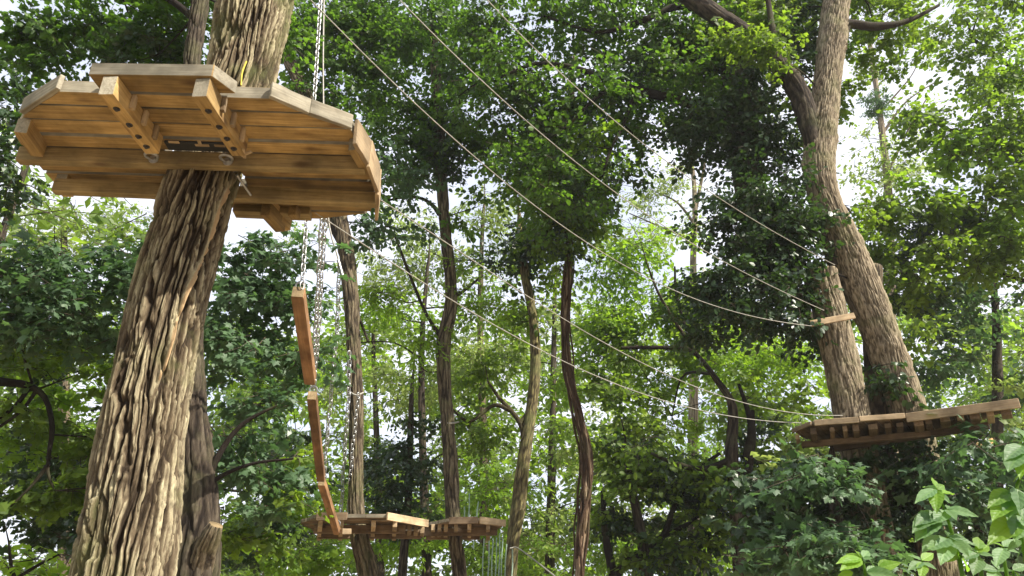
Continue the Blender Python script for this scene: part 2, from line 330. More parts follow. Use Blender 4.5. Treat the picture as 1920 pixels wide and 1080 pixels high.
def rot_y(a):
    c, s = np.cos(a), np.sin(a); m = np.zeros(a.shape + (3, 3)); m[..., 0, 0] = c; m[..., 0, 2] = s; m[..., 2, 0] = -s; m[..., 2, 2] = c; m[..., 1, 1] = 1; return m
def rot_x(a):
    c, s = np.cos(a), np.sin(a); m = np.zeros(a.shape + (3, 3)); m[..., 1, 1] = c; m[..., 1, 2] = -s; m[..., 2, 1] = s; m[..., 2, 2] = c; m[..., 0, 0] = 1; return m
_spray_cache = {}
def sprays(kind, n=16, length=5.0):
    """six little branch ends, in units of one leaf length: leaf triangles + a 3-sided twig"""
    key = (kind, n, length)
    if key in _spray_cache: return _spray_cache[key]
    rng = np.random.default_rng(abs(hash(kind)) % 1000 if False else len(kind) * 31 + n); LV, LF = leaf_shape(kind); out = []
    for t in range(6):
        u = np.sort(rng.uniform(0.08, 1.0, n)); side = np.where(np.arange(n) % 2 == 0, 1.0, -1.0)
        ang = side * rng.uniform(0.35, 1.5, n) * (1.1 - 0.5 * u); tw = rng.uniform(0.2, 1.1, n)
        base = np.stack([u * length, side * tw * 0.6 + 0.3 * np.sin(u * 5), -0.25 * u * u * length * 0.4 + rng.normal(0, 0.22, n)], 1)
        Rm = rot_z(ang) @ rot_y(rng.normal(0.35, 0.42, n)) @ rot_x(rng.normal(0, 0.5, n))
        sc = rng.uniform(0.5, 1.3, n)
        V = np.einsum('nij,vj->nvi', Rm, LV) * sc[:, None, None] + base[:, None]
        Fc = LF[None] + (np.arange(n) * len(LV))[:, None, None]
        tint = np.repeat(rng.uniform(0, 1, n), len(LF))
        xs = np.linspace(-0.8, length * 0.95, 3); r = np.array([0.05, 0.035, 0.012])
        tv = np.stack([np.array([[x, 0.3 * math.sin(x / length * 5) + rr * math.cos(a), -0.1 * max(0, x / length) ** 2 * length + rr * math.sin(a)] for a in (0, 2.1, 4.2)]) for x, rr in zip(xs, r)])
        tq = ring_faces(3, 3); tt = np.concatenate([tq[:, [0, 1, 2]], tq[:, [0, 2, 3]]])
        nv = n * len(LV)
        out.append((np.vstack([V.reshape(-1, 3), tv.reshape(-1, 3)]), np.vstack([Fc.reshape(-1, 3), tt + nv]),
                    np.concatenate([tint, np.full(len(tt), 0.5)]), np.concatenate([np.zeros(n * len(LF), int), np.ones(len(tt), int)])))
    _spray_cache[key] = out
    return out
TRIS = [0]; COVER = 1.45
class Crown:
    def __init__(s, kind, size, mat, seed=0, n=16, length=5.0, up=0.0):
        s.kind = kind; s.size = size; s.mat = mat; s.rng = np.random.default_rng(seed + 100); s.n = n; s.length = length
        s.pos = []; s.tint = []; s.up = up; s.centres = []; s.ssc = []
    def blob(s, px, py, rx, ry, Y, cov=2.0, thick=None, sx=1.0, clump=0.30, tint=0.0):
        t = depth(px, py, Y); c = P(px, py, Y); a = rx * t / F_PX; bb = ry * t / F_PX
        lp = s.size * F_PX / t; cov = cov * COVER * (1.25 if Y > 15 else 1.0); cnt = cov * math.pi * rx * ry / (0.30 * lp * lp) / s.n; cnt = max(3, int(cnt))
        th = thick if thick else max(0.5, min(a, 0.9 * (a + bb) / 2)); R = s.rng
        K = max(3, int(cnt / 9)); cc = R.normal(size=(K, 3)); cc /= np.linalg.norm(cc, axis=1)[:, None]; cc *= (R.random(K) ** 0.42)[:, None]
        w = R.random(K) ** 1.2 + 0.25; idx = R.choice(K, cnt, p=w / w.sum())
        q = cc[idx] + R.normal(size=(cnt, 3)) * np.array([clump, clump, clump * 0.7]) * 0.62
        X = np.array([c.x, c.y, c.z]) + q * np.array([a, th, bb])
        X[:, 2] = np.maximum(X[:, 2], 0.15)
        s.pos.append(X); s.centres.append((c, a, bb, th))
        ct = R.uniform(-0.25, 0.25, K)[idx]
        s.tint.append(ct + tint); s.ssc.append(np.full(cnt, sx)); return s
    def build(s, parent, name='crown', branches=None, trunk=None, bark=None, nb=4, nodes=None):
        X = np.concatenate(s.pos); tt = np.concatenate(s.tint); sc0 = np.concatenate(s.ssc); n = len(X); R = s.rng; T6 = sprays(s.kind, s.n, s.length)
        az = R.uniform(0, 2 * math.pi, n); pit = R.normal(0.18, 0.34, n); rl = R.normal(0, 0.42, n)
        M = rot_z(az) @ rot_y(pit) @ rot_x(rl); sc = s.size * R.uniform(0.62, 1.35, n) * sc0
        k = R.integers(0, 6, n); Vs = []; Fs = []; Ts = []; Ms = []; off = 0
        for j in range(6):
            m = np.where(k == j)[0]
            if not len(m): continue
            V, Fc, ti, mi = T6[j]
            VV = np.einsum('nij,vj->nvi', M[m], V) * sc[m][:, None, None] + X[m][:, None]
            FF = Fc[None] + (np.arange(len(m)) * len(V))[:, None, None] + off
            off += len(m) * len(V); Vs.append(VV.reshape(-1, 3)); Fs.append(FF.reshape(-1, 3))
            Ts.append(np.clip(ti[None] * 0.7 + 0.15 + tt[m][:, None], 0, 1).reshape(-1)); Ms.append(np.tile(mi, len(m)))
        me = np_mesh(name, np.concatenate(Vs), np.concatenate(Fs), 3, mat_idx=np.concatenate(Ms), attr=[('tint', 'FACE', np.concatenate(Ts))])
        TRIS[0] += len(me.polygons)
        o = link(name, me, parent, [LEAF[s.mat], TWIG])
        if trunk is not None and nb:
            mb = MB(); ks = 0
            if nodes is None: nodes = [tuple(p) for p in catmull([tuple(p) for p in trunk], 60)[0]]
            cs = sorted(s.centres, key=lambda q: min(math.dist(q[0], nd[:3]) for nd in nodes))
            for (c, a, bb, th) in cs:
                c = np.array(c); ND = np.array(nodes); dv = c - ND[:, :3]; dd = np.linalg.norm(dv, axis=1)
                i = int(np.argmin(dd * (1 + 0.8 * np.clip(-dv[:, 2] / (dd + .01), 0, 1)))); a0 = ND[i, :3]; dist = dd[i]
                r0 = min(ND[i, 3] * 0.7, 0.010 + 0.008 * dist)
                mid = (a0 + c) / 2 + R.normal(0, 0.10 * dist, 3) + np.array([0, 0, 0.05 * dist])
                if dist > 0.3:
                    mb.tube([(*a0, r0), (*mid, r0 * 0.75), (*c, r0 * 0.45)], 9, 6)
                    for f in (0.35, 0.7, 1.0): nodes.append((*(a0 * (1 - f) ** 2 + 2 * mid * f * (1 - f) + c * f * f), r0 * (1 - 0.5 * f)))
                near = X[np.linalg.norm((X - c) / np.array([a, th, bb]), axis=1) < 1.25]
                if len(near):
                    for _ in range(nb):
                        e = near[R.integers(len(near))]; st = c if R.random() < 0.6 or dist < 0.5 else mid
                        if np.linalg.norm(e - st) > 1.6: continue
                        m2 = (st + e) / 2 + R.normal(0, 0.12, 3) * np.linalg.norm(e - st)
                        mb.tube([(*st, r0 * 0.40), (*m2, r0 * 0.26), (*e, max(0.003, r0 * 0.10))], 6, 4)
            if mb.v: mb.build('branches', bark or BARK_DARK, parent)['kind'] = 'stuff'
        return o
def limb(name, pts, Y, mat, parent, sides=8, n=18):
    mb = MB(); mb.tube(path_px(pts, Y, False), n, sides); return mb.build(name, mat, parent)

TREES = {}
def tree(name, label, trunk_pts, Y, bark, crown, cat='tree', group=None, nb=5, limbY=None, **kw):
    t0, t1 = trunk_pts[0], trunk_pts[1]
    if t0[1] > 0:      # let the leader thin out into its twigs instead of ending blunt
        k = 90 / max(20, t1[1] - t0[1]); trunk_pts = [(t0[0] + (t0[0] - t1[0]) * k, t0[1] - 90, 0.6), (t0[0] + (t0[0] - t1[0]) * k * 0.45 + 3, t0[1] - 45, t0[2] * 0.45)] + list(trunk_pts)
    pts = path_px(trunk_pts, Y); root = empty(name, (pts[-1][0], pts[-1][1], 0), label, cat, group)
    r = kw.pop('limbs', []); 
    bark_trunk('trunk', pts, bark, root, **kw)
    for l in r: limb('limb', l, limbY or Y, bark, root)
    nodes = [tuple(p) for p in catmull([tuple(p) for p in pts], 60)[0]]
    for l in r: nodes += [tuple(p) for p in catmull(path_px(l, limbY or Y, False), 14)[0]]
    crowns = crown if isinstance(crown, list) else [crown]
    for c in crowns:
        if c is not None: c.build(root, trunk=pts, bark=bark, nb=nb, nodes=nodes)
    return root, pts
# ------------------------------------------------------------------ timber helpers
def board(name, p0, p1, w, h, mat, parent, up=Vector((0, 0, 1)), bev=0.004, label=None, rough=0.0, ends=None):
    p0 = Vector(p0); p1 = Vector(p1); x = (p1 - p0); Ln = x.length; x.normalize(); y = up.cross(x).normalized(); z = x.cross(y)
    bm = bmesh.new(); bmesh.ops.create_cube(bm, size=1.0)
    for v in bm.verts: v.co = Vector((v.co.x * Ln, v.co.y * w, v.co.z * h))
    if rough:
        bmesh.ops.subdivide_edges(bm, edges=[e for e in bm.edges if abs((e.verts[0].co - e.verts[1].co).x) > 0.5 * Ln], cuts=3)
        for v in bm.verts: v.co += Vector((0, random.uniform(-rough, rough), random.uniform(-rough, rough)))
    if bev: bmesh.ops.bevel(bm, geom=bm.edges[:], offset=min(bev, w * 0.2, h * 0.2), segments=1, affect='EDGES')
    bm.normal_update()
    if ends:
        for f in bm.faces:
            if abs(f.normal.x) > 0.9: f.material_index = 1
    me = bpy.data.meshes.new(name); bm.to_mesh(me); bm.free(); me.materials.append(mat)
    if ends: me.materials.append(ends)
    o = bpy.data.objects.new(name, me); COL.objects.link(o)
    M = Matrix((x, y, z)).transposed().to_4x4(); M.translation = (p0 + p1) / 2
    if parent is not None:
        o.parent = parent; M.translation = M.translation - parent.location
    o.matrix_basis = M
    if label: o['label'] = label
    return o
def clip_strip(poly, nrm, lo, hi):
    for s, lim in ((1, lo), (-1, -hi)):
        out = []
        for i in range(len(poly)):
            a, b = poly[i], poly[(i + 1) % len(poly)]; da = s * a.dot(nrm) - lim; db = s * b.dot(nrm) - lim
            if da >= 0: out.append(a)
            if (da >= 0) != (db >= 0): out.append(a + (b - a) * (da / (da - db)))
        poly = out
        if len(poly) < 3: return []
    return poly
def slab(name, poly, z0, z1, xdir, mats, parent, bev=0.004):
    """plank: 2-D outline poly between z0 and z1; sides take the second material"""
    c = sum(poly, Vector((0, 0))) / len(poly); ang = math.atan2(xdir.y, xdir.x); ca, sa = math.cos(-ang), math.sin(-ang)
    loc = [Vector((ca * (p - c).x - sa * (p - c).y, sa * (p - c).x + ca * (p - c).y)) for p in poly]
    area = sum(loc[i].x * loc[(i + 1) % len(loc)].y - loc[(i + 1) % len(loc)].x * loc[i].y for i in range(len(loc)))
    if area < 0: loc.reverse()
    if abs(area) < 0.004: return None
    bm = bmesh.new(); h = (z1 - z0) / 2
    lo = [bm.verts.new((p.x, p.y, -h)) for p in loc]; hi = [bm.verts.new((p.x, p.y, h)) for p in loc]
    bm.faces.new(lo[::-1]); bm.faces.new(hi)
    for i in range(len(loc)):
        f = bm.faces.new((lo[i], lo[(i + 1) % len(loc)], hi[(i + 1) % len(loc)], hi[i])); f.material_index = 1
    bmesh.ops.bevel(bm, geom=bm.edges[:], offset=bev, segments=1, affect='EDGES')
    me = bpy.data.meshes.new(name); bm.to_mesh(me); bm.free()
    for m in mats: me.materials.append(m)
    o = bpy.data.objects.new(name, me); COL.objects.link(o); o.parent = parent
    o.location = Vector((c.x, c.y, (z0 + z1) / 2)) - parent.location; o.rotation_euler = (0, 0, ang)
    return o
def deck(polys, z, thick, xdir, pw, gap, mats, parent, hole=None, z_jit=0.003):
    xdir = xdir.normalized(); nrm = Vector((-xdir.y, xdir.x))
    vs = [p.dot(nrm) for poly in polys for p in poly]; lo, hi = min(vs), max(vs); k = 0; out = []
    a = lo
    while a < hi - 0.02:
        b = min(a + pw, hi)
        if hi - b < 0.05: b = hi
        for poly in polys:
            c = clip_strip(poly, nrm, a + gap * (0.5 if k % 3 else 1.3), b - gap / 2)
            if len(c) < 3: continue
            pieces = [c]
            if hole:
                hc, hr = hole; hn = hc.dot(nrm)
                if a - hr < hn < b + hr:
                    hx = hc.dot(xdir); dn = max(0.0, max(a - hn, hn - b)); w = math.sqrt(max(0.0, hr * hr - dn * dn))
                    pieces = [clip_strip(c, xdir, -99, hx - w), clip_strip(c, xdir, hx + w, 99)]
            for pc in pieces:
                if len(pc) >= 3:
                    j = random.uniform(-z_jit, z_jit); out.append(slab('plank', pc, z + j, z + thick + j, xdir, mats, parent))
        a = b; k += 1
    return out
def V2(v): return Vector((v.x, v.y))
def bolt(parent, p, nrm, r=0.014, ring=False):
    bm = bmesh.new(); p = Vector(p)
    q = Vector(nrm).to_track_quat('Z', 'Y').to_matrix().to_4x4()
    bmesh.ops.create_cone(bm, cap_ends=True, segments=6, radius1=r, radius2=r, depth=r * 1.4, matrix=Matrix.Translation((0, 0, r * 0.7)))
    bmesh.ops.create_cone(bm, cap_ends=True, segments=14, radius1=r * 1.9, radius2=r * 1.9, depth=r * 0.3, matrix=Matrix.Translation((0, 0, r * 0.15)))
    if ring:
        sg, st = 18, 6; R_, r_ = 0.036, 0.009; vs = [[bm.verts.new(((R_ + r_ * math.cos(b)) * math.cos(a), r_ * math.sin(b) * 1.0, (R_ + r_ * math.cos(b)) * math.sin(a) + R_)) for b in np.arange(st) / st * 6.2832] for a in np.arange(sg) / sg * 6.2832]
        for i in range(sg):
            for j in range(st): bm.faces.new((vs[i][j], vs[(i + 1) % sg][j], vs[(i + 1) % sg][(j + 1) % st], vs[i][(j + 1) % st]))
        for i in range(sg):
            pass
    me = bpy.data.meshes.new('bolt'); bm.to_mesh(me); bm.free(); me.materials.append(STEEL if ring else DARKSTEEL)
    o = bpy.data.objects.new('eye_bolt' if ring else 'bolt', me); COL.objects.link(o); o.parent = parent
    q.translation = p - parent.location; o.matrix_basis = q
    return o
# ------------------------------------------------------------------ THE NEAR LEANING TREE
near_pts = path_px([(590, -480, 52), (545, -300, 64), (508, -130, 68), (480, 0, 69), (464, 80, 66), (447, 160, 62), (410, 260, 62), (374, 360, 66), (356, 427, 67),
                    (319, 560, 71), (290, 693, 74), (264, 827, 78), (248, 960, 86), (232, 1080, 92)], 4.05)
near_root = empty('leaning_tree', (near_pts[-1][0], near_pts[-1][1], 0), 'big leaning tree with deeply furrowed bark carrying the nearest platform', 'tree')
def near_extra(rad, ridge, an, ss, Ltot):
    # a long proud strip of torn bark down the right flank, bared wood with sunlight painted into its orange, and a few broken plate edges
    v = ss[:, None]; d, _ = catmull(near_pts, len(ss)); T, A, B = frames(d[:, :3])
    zc = d[:, 2][:, None]; nd = np.cos(an)[None, :, None] * A[:, None] + np.sin(an)[None, :, None] * B[:, None]
    az = np.arctan2(nd[..., 1], nd[..., 0])      # -pi/2 faces the camera, 0 faces right
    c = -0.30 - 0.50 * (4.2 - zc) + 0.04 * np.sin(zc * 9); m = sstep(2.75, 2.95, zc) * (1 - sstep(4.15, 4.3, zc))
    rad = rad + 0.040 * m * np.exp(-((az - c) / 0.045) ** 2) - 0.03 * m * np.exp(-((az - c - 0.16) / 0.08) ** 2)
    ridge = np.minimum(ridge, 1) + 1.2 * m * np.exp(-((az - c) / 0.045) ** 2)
    for z0, a0, s in ((3.55, -1.65, 0.9), (2.95, -1.9, 0.6), (2.35, -1.35, 0.8), (2.2, -1.95, 0.5), (1.9, -1.75, 0.7)):
        mm = sstep(z0 - 0.75 * s, z0 - 0.05, zc) * (1 - sstep(z0, z0 + 0.02, zc)); cc = a0 + 0.30 * (zc - z0)
        rad = rad + 0.028 * mm * (1 - sstep(0.08, 0.14, np.abs(az - cc)))
    return rad, np.clip(ridge, 0, 2)
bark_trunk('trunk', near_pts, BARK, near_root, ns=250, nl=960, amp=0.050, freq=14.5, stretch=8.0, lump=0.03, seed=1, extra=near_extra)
for l in ([(585, -450, 50, 4.05), (600, -600, 36, 4.1), (560, -800, 20, 4.4)], [(525, -230, 30, 4.05), (640, -420, 24, 4.6), (760, -620, 12, 5.4)]):
    limb('limb', l, 4.05, BARK, near_root, 10)
# ------------------------------------------------------------------ NEAR PLATFORM
HZ = CZ + 2.72
def g(px, py, dz=0.0): return G(px, py, HZ + dz)
pl = empty('tree_platform', (g(375, 300).x, g(375, 300).y, HZ), 'large wooden platform seen from below on the big leaning tree', 'platform')
X0 = V2(g(165, 140)); X1 = V2(g(397, 143)); xd = (V2(g(497, 181)) - V2(g(117, 168))).normalized(); nd = Vector((-xd.y, xd.x))
trunk_c = V2(P(395, 300, 4.05))
main = [V2(g(117, 168)), V2(g(503, 182)), V2(g(573, 215)), V2(g(657, 243)), V2(g(690, 300)), V2(g(704, 345)), V2(g(695, 400)), V2(g(590, 412)), V2(g(110, 352)), V2(g(42, 276)), V2(g(26, 250)), V2(g(47, 213))]
ext = [V2(g(165, 138)), V2(g(397, 143)), V2(g(442, 172)), V2(g(190, 163.5))]
# make extension end exactly where the main deck begins
n0 = main[0].dot(nd); ext = clip_strip([X0, X1, V2(g(442, 176)), V2(g(190, 172))], nd, -99, n0 - 0.004)
deck([main], HZ, 0.085, xd, 0.138, 0.016, [WOOD, WOOD_GREY], pl, hole=(trunk_c, 0.225))
slab('plank', ext, HZ, HZ + 0.085, xd, [WOOD, WOOD_GREY], pl)
def fascia(pairs, z0, z1, th, mat, parent, label=None):
    for a, b in pairs:
        a = Vector((a.x, a.y, (z0 + z1) / 2)); b = Vector((b.x, b.y, (z0 + z1) / 2)); board('fascia_board', a, b, th, z1 - z0, mat, parent, label=label, rough=0.003)
# curved edge boards, right rim: bright where the sun catches them
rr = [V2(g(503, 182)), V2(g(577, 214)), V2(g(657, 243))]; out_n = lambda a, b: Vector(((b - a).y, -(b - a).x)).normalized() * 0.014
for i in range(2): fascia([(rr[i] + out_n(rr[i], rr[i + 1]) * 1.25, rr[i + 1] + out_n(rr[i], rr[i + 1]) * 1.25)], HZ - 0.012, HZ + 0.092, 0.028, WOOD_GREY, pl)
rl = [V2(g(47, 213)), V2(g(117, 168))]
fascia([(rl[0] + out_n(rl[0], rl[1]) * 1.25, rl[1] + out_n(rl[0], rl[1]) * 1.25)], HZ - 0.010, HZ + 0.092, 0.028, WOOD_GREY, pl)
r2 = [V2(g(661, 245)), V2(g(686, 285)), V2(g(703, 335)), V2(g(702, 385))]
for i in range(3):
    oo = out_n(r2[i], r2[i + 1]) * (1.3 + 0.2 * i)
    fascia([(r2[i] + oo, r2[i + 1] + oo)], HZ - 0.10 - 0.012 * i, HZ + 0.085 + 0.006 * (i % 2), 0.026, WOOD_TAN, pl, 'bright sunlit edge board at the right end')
# cross joists under the planks (near to far) and the end joists
BH = 0.125
def joist(a, b, w=0.082, h=BH, mat=WOOD, z=HZ, nm='joist'):
    p0 = g(*a, -h / 2 if False else 0); p1 = g(*b, 0)
    zc = z - h / 2 - 0.003
    return board(nm, (p0.x, p0.y, zc), (p1.x, p1.y, zc), w, h, mat, pl, bev=0.002, ends=WOOD_GREY)
jl = [((208, 142), (294, 256)), ((381, 146), (454, 260))]
joints = []
for a, b in jl:
    j = joist(a, b); pa, pb = g(*a), g(*b); joints.append((pa, pb))
    for k, f in enumerate((0.22, 0.48, 0.68, 0.86)):
        c = pa.lerp(pb, f); bolt(pl, (c.x, c.y, HZ - BH - 0.003), (0, 0, -1), 0.010)
    for f in (0.30, 0.55, 0.80):
        c = pa.lerp(pb, f); s = Vector((xd.x, xd.y, 0)); c2 = c + s * 0.053
        board('spacer_block', (c2.x, c2.y, HZ - 0.002), (c2.x, c2.y, HZ - 0.095), 0.022, 0.03, WOOD_TAN, pl, up=Vector((nd.x, nd.y, 0)), bev=0.002)
joist((47, 222), (78, 268), 0.07, 0.10); joist((664, 258), (690, 305), 0.06, 0.09)
joist((118, 325), (135, 345), 0.07, 0.10); joist((505, 375), (540, 410), 0.07, 0.10)
# the two long beams that clamp the trunk
def beam(x0, x1, ya, yb, drop, w, h, label=None):
    p0 = G(x0, ya, HZ - drop); p1 = G(x1, yb, HZ - drop)
    return board('beam', p0, p1, w, h, WOOD_BEAM, pl, bev=0.003, label=label), p0, p1
b1, q0, q1 = beam(37, 686, 292, 311, 0.056, 0.062, 0.100)
b2, s0, s1 = beam(103, 706, 350, 375, 0.090, 0.062, 0.095)
for px in (290, 428):
    f = (px - 37) / (686 - 37); c = q0.lerp(q1, f); bolt(pl, c - Vector((nd.x, nd.y, 0)) * 0.033 + Vector((0, 0, -0.020)), (-nd.x, -nd.y, 0), 0.016, ring=True)
# extra far boards and a bracket under the right half
e0 = G(440, 396, HZ - 0.03); e1 = G(583, 402, HZ - 0.03); board('ledger', e0, e1, 0.10, 0.055, WOOD_BEAM, pl)
c0 = G(498, 392, HZ - 0.10); c1 = G(527, 424, HZ - 0.10); board('bracket', c0, c1, 0.07, 0.10, WOOD, pl)
c0 = G(548, 394, HZ - 0.10); c1 = G(556, 404, HZ - 0.10); board('bracket', c0, c1, 0.06, 0.08, WOOD, pl)
rd = MB(); a = G(444, 328, HZ - 0.14); b = G(470, 366, HZ - 0.16); rd.tube([(*a, 0.008), (*b, 0.008)], 3, 8); rd.build('steel_rod', STEEL, pl)
OPENING_SHADE = mat_plain('opening_shade_black', (0.02, 0.02, 0.02), 0.7)
board('opening_shade_board', G(312, 272, HZ - 0.012), G(432, 276, HZ - 0.012), 0.085, 0.018, OPENING_SHADE, pl)  # black board standing for the shade inside the trunk opening
# steel straps across the trunk opening, and a splintered chip
for (x0, y0, x1, y1) in ((316, 266, 336, 267), (366, 272, 392, 273), (402, 273, 422, 274), (372, 262, 376, 272)):
    board('steel_strap', G(x0, y0, HZ - 0.026), G(x1, y1, HZ - 0.026), 0.02, 0.004, WOOD_TAN, pl, bev=0)
board('splinter', G(452, 292, HZ - 0.12), G(472, 284, HZ - 0.10), 0.02, 0.012, WOOD_TAN, pl, bev=0.002)
board('splinter', G(455, 280, HZ - 0.12), G(459, 296, HZ - 0.12), 0.02, 0.012, WOOD_TAN, pl, bev=0.002)
# little yellow tie on the trunk above the deck
tie = MB(); a = P(462, 115, 3.83); b = P(452, 160, 3.83); tie.tube([(a.x, a.y, a.z, 0.006), ((a.x + b.x) / 2 - 0.01, a.y - 0.005, (a.z + b.z) / 2, 0.006), (b.x, b.y, b.z, 0.006)], 6, 6)
tag(tie.build('tie_cord', mat_plain('yellow_cord', (0.55, 0.42, 0.05), 0.7)), 'short yellow cord on the bark just above the near platform', 'cord')
# ------------------------------------------------------------------ chains
_link = None
def link_mesh():
    global _link
    if _link: return _link
    sg, st, r = 14, 5, 0.0039; h, w = 0.0175, 0.0125; V = []
    for i in range(sg):
        a = i / sg * 2 * math.pi; cx, cz = w * math.cos(a), (h - w + 0.006) * (1 if math.sin(a) > 0 else -1) * (abs(math.sin(a)) > 0.01) + w * math.sin(a)
        nx, nz_ = math.cos(a), math.sin(a)
        for j in range(st):
            b = j / st * 2 * math.pi; V.append((cx + nx * r * math.cos(b), r * math.sin(b), cz + nz_ * r * math.cos(b)))
    F = []
    for i in range(sg):
        for j in range(st): F.append((i * st + j, ((i + 1) % sg) * st + j, ((i + 1) % sg) * st + (j + 1) % st, i * st + (j + 1) % st))
    me = np_mesh('chain_link', np.array(V), np.array(F), 4, smooth=True); me.materials.append(STEEL); _link = me; return me
def chain(pts, label, scale=1.0, slack=0.0, group=None):
    """pts: (px,py,Y) from the top down"""
    W = [P(*p) for p in pts]; root = empty('chain', W[-1], label, 'chain', group); me = link_mesh()
    Ls = [0]; 
    for a, b in zip(W, W[1:]): Ls.append(Ls[-1] + (b - a).length)
    step = 0.031 * scale; n = int(Ls[-1] / step); n = min(n, 110)
    step = Ls[-1] / n
    for i in range(n):
        s = (i + 0.5) * step; k = max(j for j in range(len(W) - 1) if Ls[j] <= s + 1e-9); t = (s - Ls[k]) / (Ls[k + 1] - Ls[k]); c = W[k].lerp(W[k + 1], t); d = (W[k + 1] - W[k]).normalized()
        o = bpy.data.objects.new('chain_link', me); COL.objects.link(o); o.parent = root
        q = d.to_track_quat('Z', 'Y').to_matrix().to_4x4() @ Matrix.Rotation(math.radians((0 if i % 2 else 90) + 35 + random.uniform(-12, 12)), 4, 'Z')
        q = q @ Matrix.Diagonal((scale, scale, step / 0.0245 * 1.0 if False else scale, 1)); q.translation = c - root.location + Vector((slack * math.sin(i * 0.9), 0, 0)); o.matrix_basis = q
    return root
chain([(603, -30, 5.35), (588, 205, 5.35), (566, 540, 5.35)], 'nearest steel chain, running from above the near platform down to the top beam', 1.35)
chain([(603, 395, 5.75), (600, 470, 6.1), (590, 640, 6.7), (584, 722, 7.0)], 'doubled chain behind the topmost hanging beam, left strand', 1.5, 0.004)
chain([(612, 395, 5.9), (604, 500, 6.3), (596, 640, 6.8), (588, 730, 7.1)], 'doubled chain behind the topmost hanging beam, right strand', 1.5, 0.004)
chain([(636, 492, 8.2), (632, 620, 8.6), (616, 790, 9.0), (606, 903, 9.3)], 'chain from the steel shackle down to the joint of the lower beams', 1.9, 0.005)
chain([(655, 660, 10.5), (653, 760, 10.7), (644, 880, 11.0), (638, 985, 11.2)], 'chain hanging against the left slim trunk to the lowest beam end', 2.2, 0.006)
chain([(672, 738, 10.5), (660, 850, 10.8), (651, 996, 11.2)], 'chain from the wire loop on the left slim trunk to the small wooden step', 2.0, 0.006)
mb = MB(); a = P(608, -40, 8.0); b = P(606, 160, 8.0); c = P(614, 395, 8.1); d = P(636, 492, 8.2)
mb.tube([(*a, 0.012), (*b, 0.012), (*c, 0.012), (*d, 0.010)], 30, 6); tag(mb.build('steel_cable', CABLE), 'vertical grey cable carrying the shackle beside the left slim trunk', 'cable')
sh = MB(); a = P(634, 488, 8.2); b = P(643, 520, 8.2); sh.tube([(*a, 0.02), (*b, 0.02)], 3, 8); tag(sh.build('shackle', STEEL), 'small bright steel shackle on the left slim trunk below the platform', 'shackle')
# ------------------------------------------------------------------ hanging balance beams
def hbeam(a, b, wa, label, ma=WOOD_RED):
    root = empty('hanging_beam', (P(*a) + P(*b)) / 2, label, 'beam', 'wooden beams hung in a row on chains')
    p0, p1 = P(*a), P(*b); board('beam', p0, p1, wa, wa * 1.15, ma, root, bev=0.006)
    d = (p1 - p0).normalized()
    for p, s in ((p0, 1), (p1, -1)):
        bolt(root, p + d * 0.05 * s + Vector((0, 0, wa * 0.58)), (0, 0, 1), 0.012, ring=True)
        board('end_plate', p - d * 0.007 * s, p + d * -0.002 * s, wa * 0.92, wa * 1.05, CUT, root, bev=0)
hbeam((559, 548, 5.35), (582, 712, 6.6), 0.098, 'topmost and nearest reddish wooden beam hanging on chains')
hbeam((585, 742, 6.7), (602, 896, 8.3), 0.084, 'middle reddish wooden beam hanging below the topmost one')
hbeam((603, 904, 8.38), (632, 997, 9.85), 0.078, 'lowest reddish wooden beam ending at the far left platform')
hb = empty('step_board', P(638, 997, 11.2), 'small pale wooden step at the foot of the lowest beam', 'board'); board('plank', P(638, 997, 9.8), P(655, 997, 9.9), 0.10, 0.07, WOOD_TAN, hb)
# ------------------------------------------------------------------ steel cables between the platforms
def cable(pts, r, label, name='steel_cable', mat=None, group='steel cables slung between the trees'):
    mb = MB(); W = np.array([P(x, y, Y) for x, y, Y in pts])
    if len(W) > 5:
        t = np.concatenate([[0], np.cumsum(np.linalg.norm(np.diff(W, axis=0), axis=1))]); t /= t[-1]; wt = np.ones(len(t)); wt[0] = wt[-1] = 4
        co = [np.polyfit(t, W[:, k], 3, w=wt) for k in range(3)]; tt = np.linspace(0, 1, 30); W = np.stack([np.polyval(c, tt) for c in co], 1)
    mb.tube([(*w, r) for w in W], 90, 6)
    o = mb.build(name, mat or CABLE); return tag(o, label, 'cable', group)
cable([(480, -110, 4.0), (558, 2, 4.15), (700, 125, 4.7), (850, 252, 5.4), (1000, 378, 6.1), (1120, 466, 6.8), (1240, 533, 7.4), (1340, 577, 8.0), (1430, 602, 8.4), (1522, 611, 8.7)], 0.0047, 'lowest of the three cables crossing the top of the view, ending at the nailed board')
cable([(560, -210, 4.1), (735, 0, 4.5), (870, 112, 5.0), (960, 205, 5.4), (1070, 290, 6.0), (1160, 368, 6.5), (1290, 450, 7.3), (1440, 538, 8.2), (1545, 582, 8.7)], 0.0047, 'middle of the three cables crossing the top of the view')
cable([(600, -420, 4.1), (905, 0, 5.0), (1040, 122, 5.5), (1170, 238, 6.1), (1290, 330, 6.8), (1390, 398, 7.5), (1480, 455, 8.1), (1566, 497, 8.7)], 0.0047, 'highest cable, running from the top edge to the fork of the ivied tree')
cable([(590, 398, 4.55), (720, 482, 5.1), (860, 572, 5.9), (1000, 652, 6.6), (1100, 695, 7.1), (1225, 741, 7.7), (1350, 780, 8.3), (1430, 791, 8.5), (1502, 793, 8.7)], 0.0047, 'lower foot cable from the near platform to the right platform')
cable([(712, 374, 4.4), (850, 462, 5.2), (955, 535, 5.8), (1100, 625, 6.6), (1275, 711, 7.6), (1375, 750, 8.1), (1460, 770, 8.5), (1580, 779, 8.9)], 0.0047, 'upper foot cable from the near platform rim to the right platform')
cable([(956, 1028, 15), (975, 1030, 14.9), (1040, 1080, 13.5), (1080, 1112, 12.5)], 0.014, 'short pale cable slanting out of the bottom edge', group='far rigging')
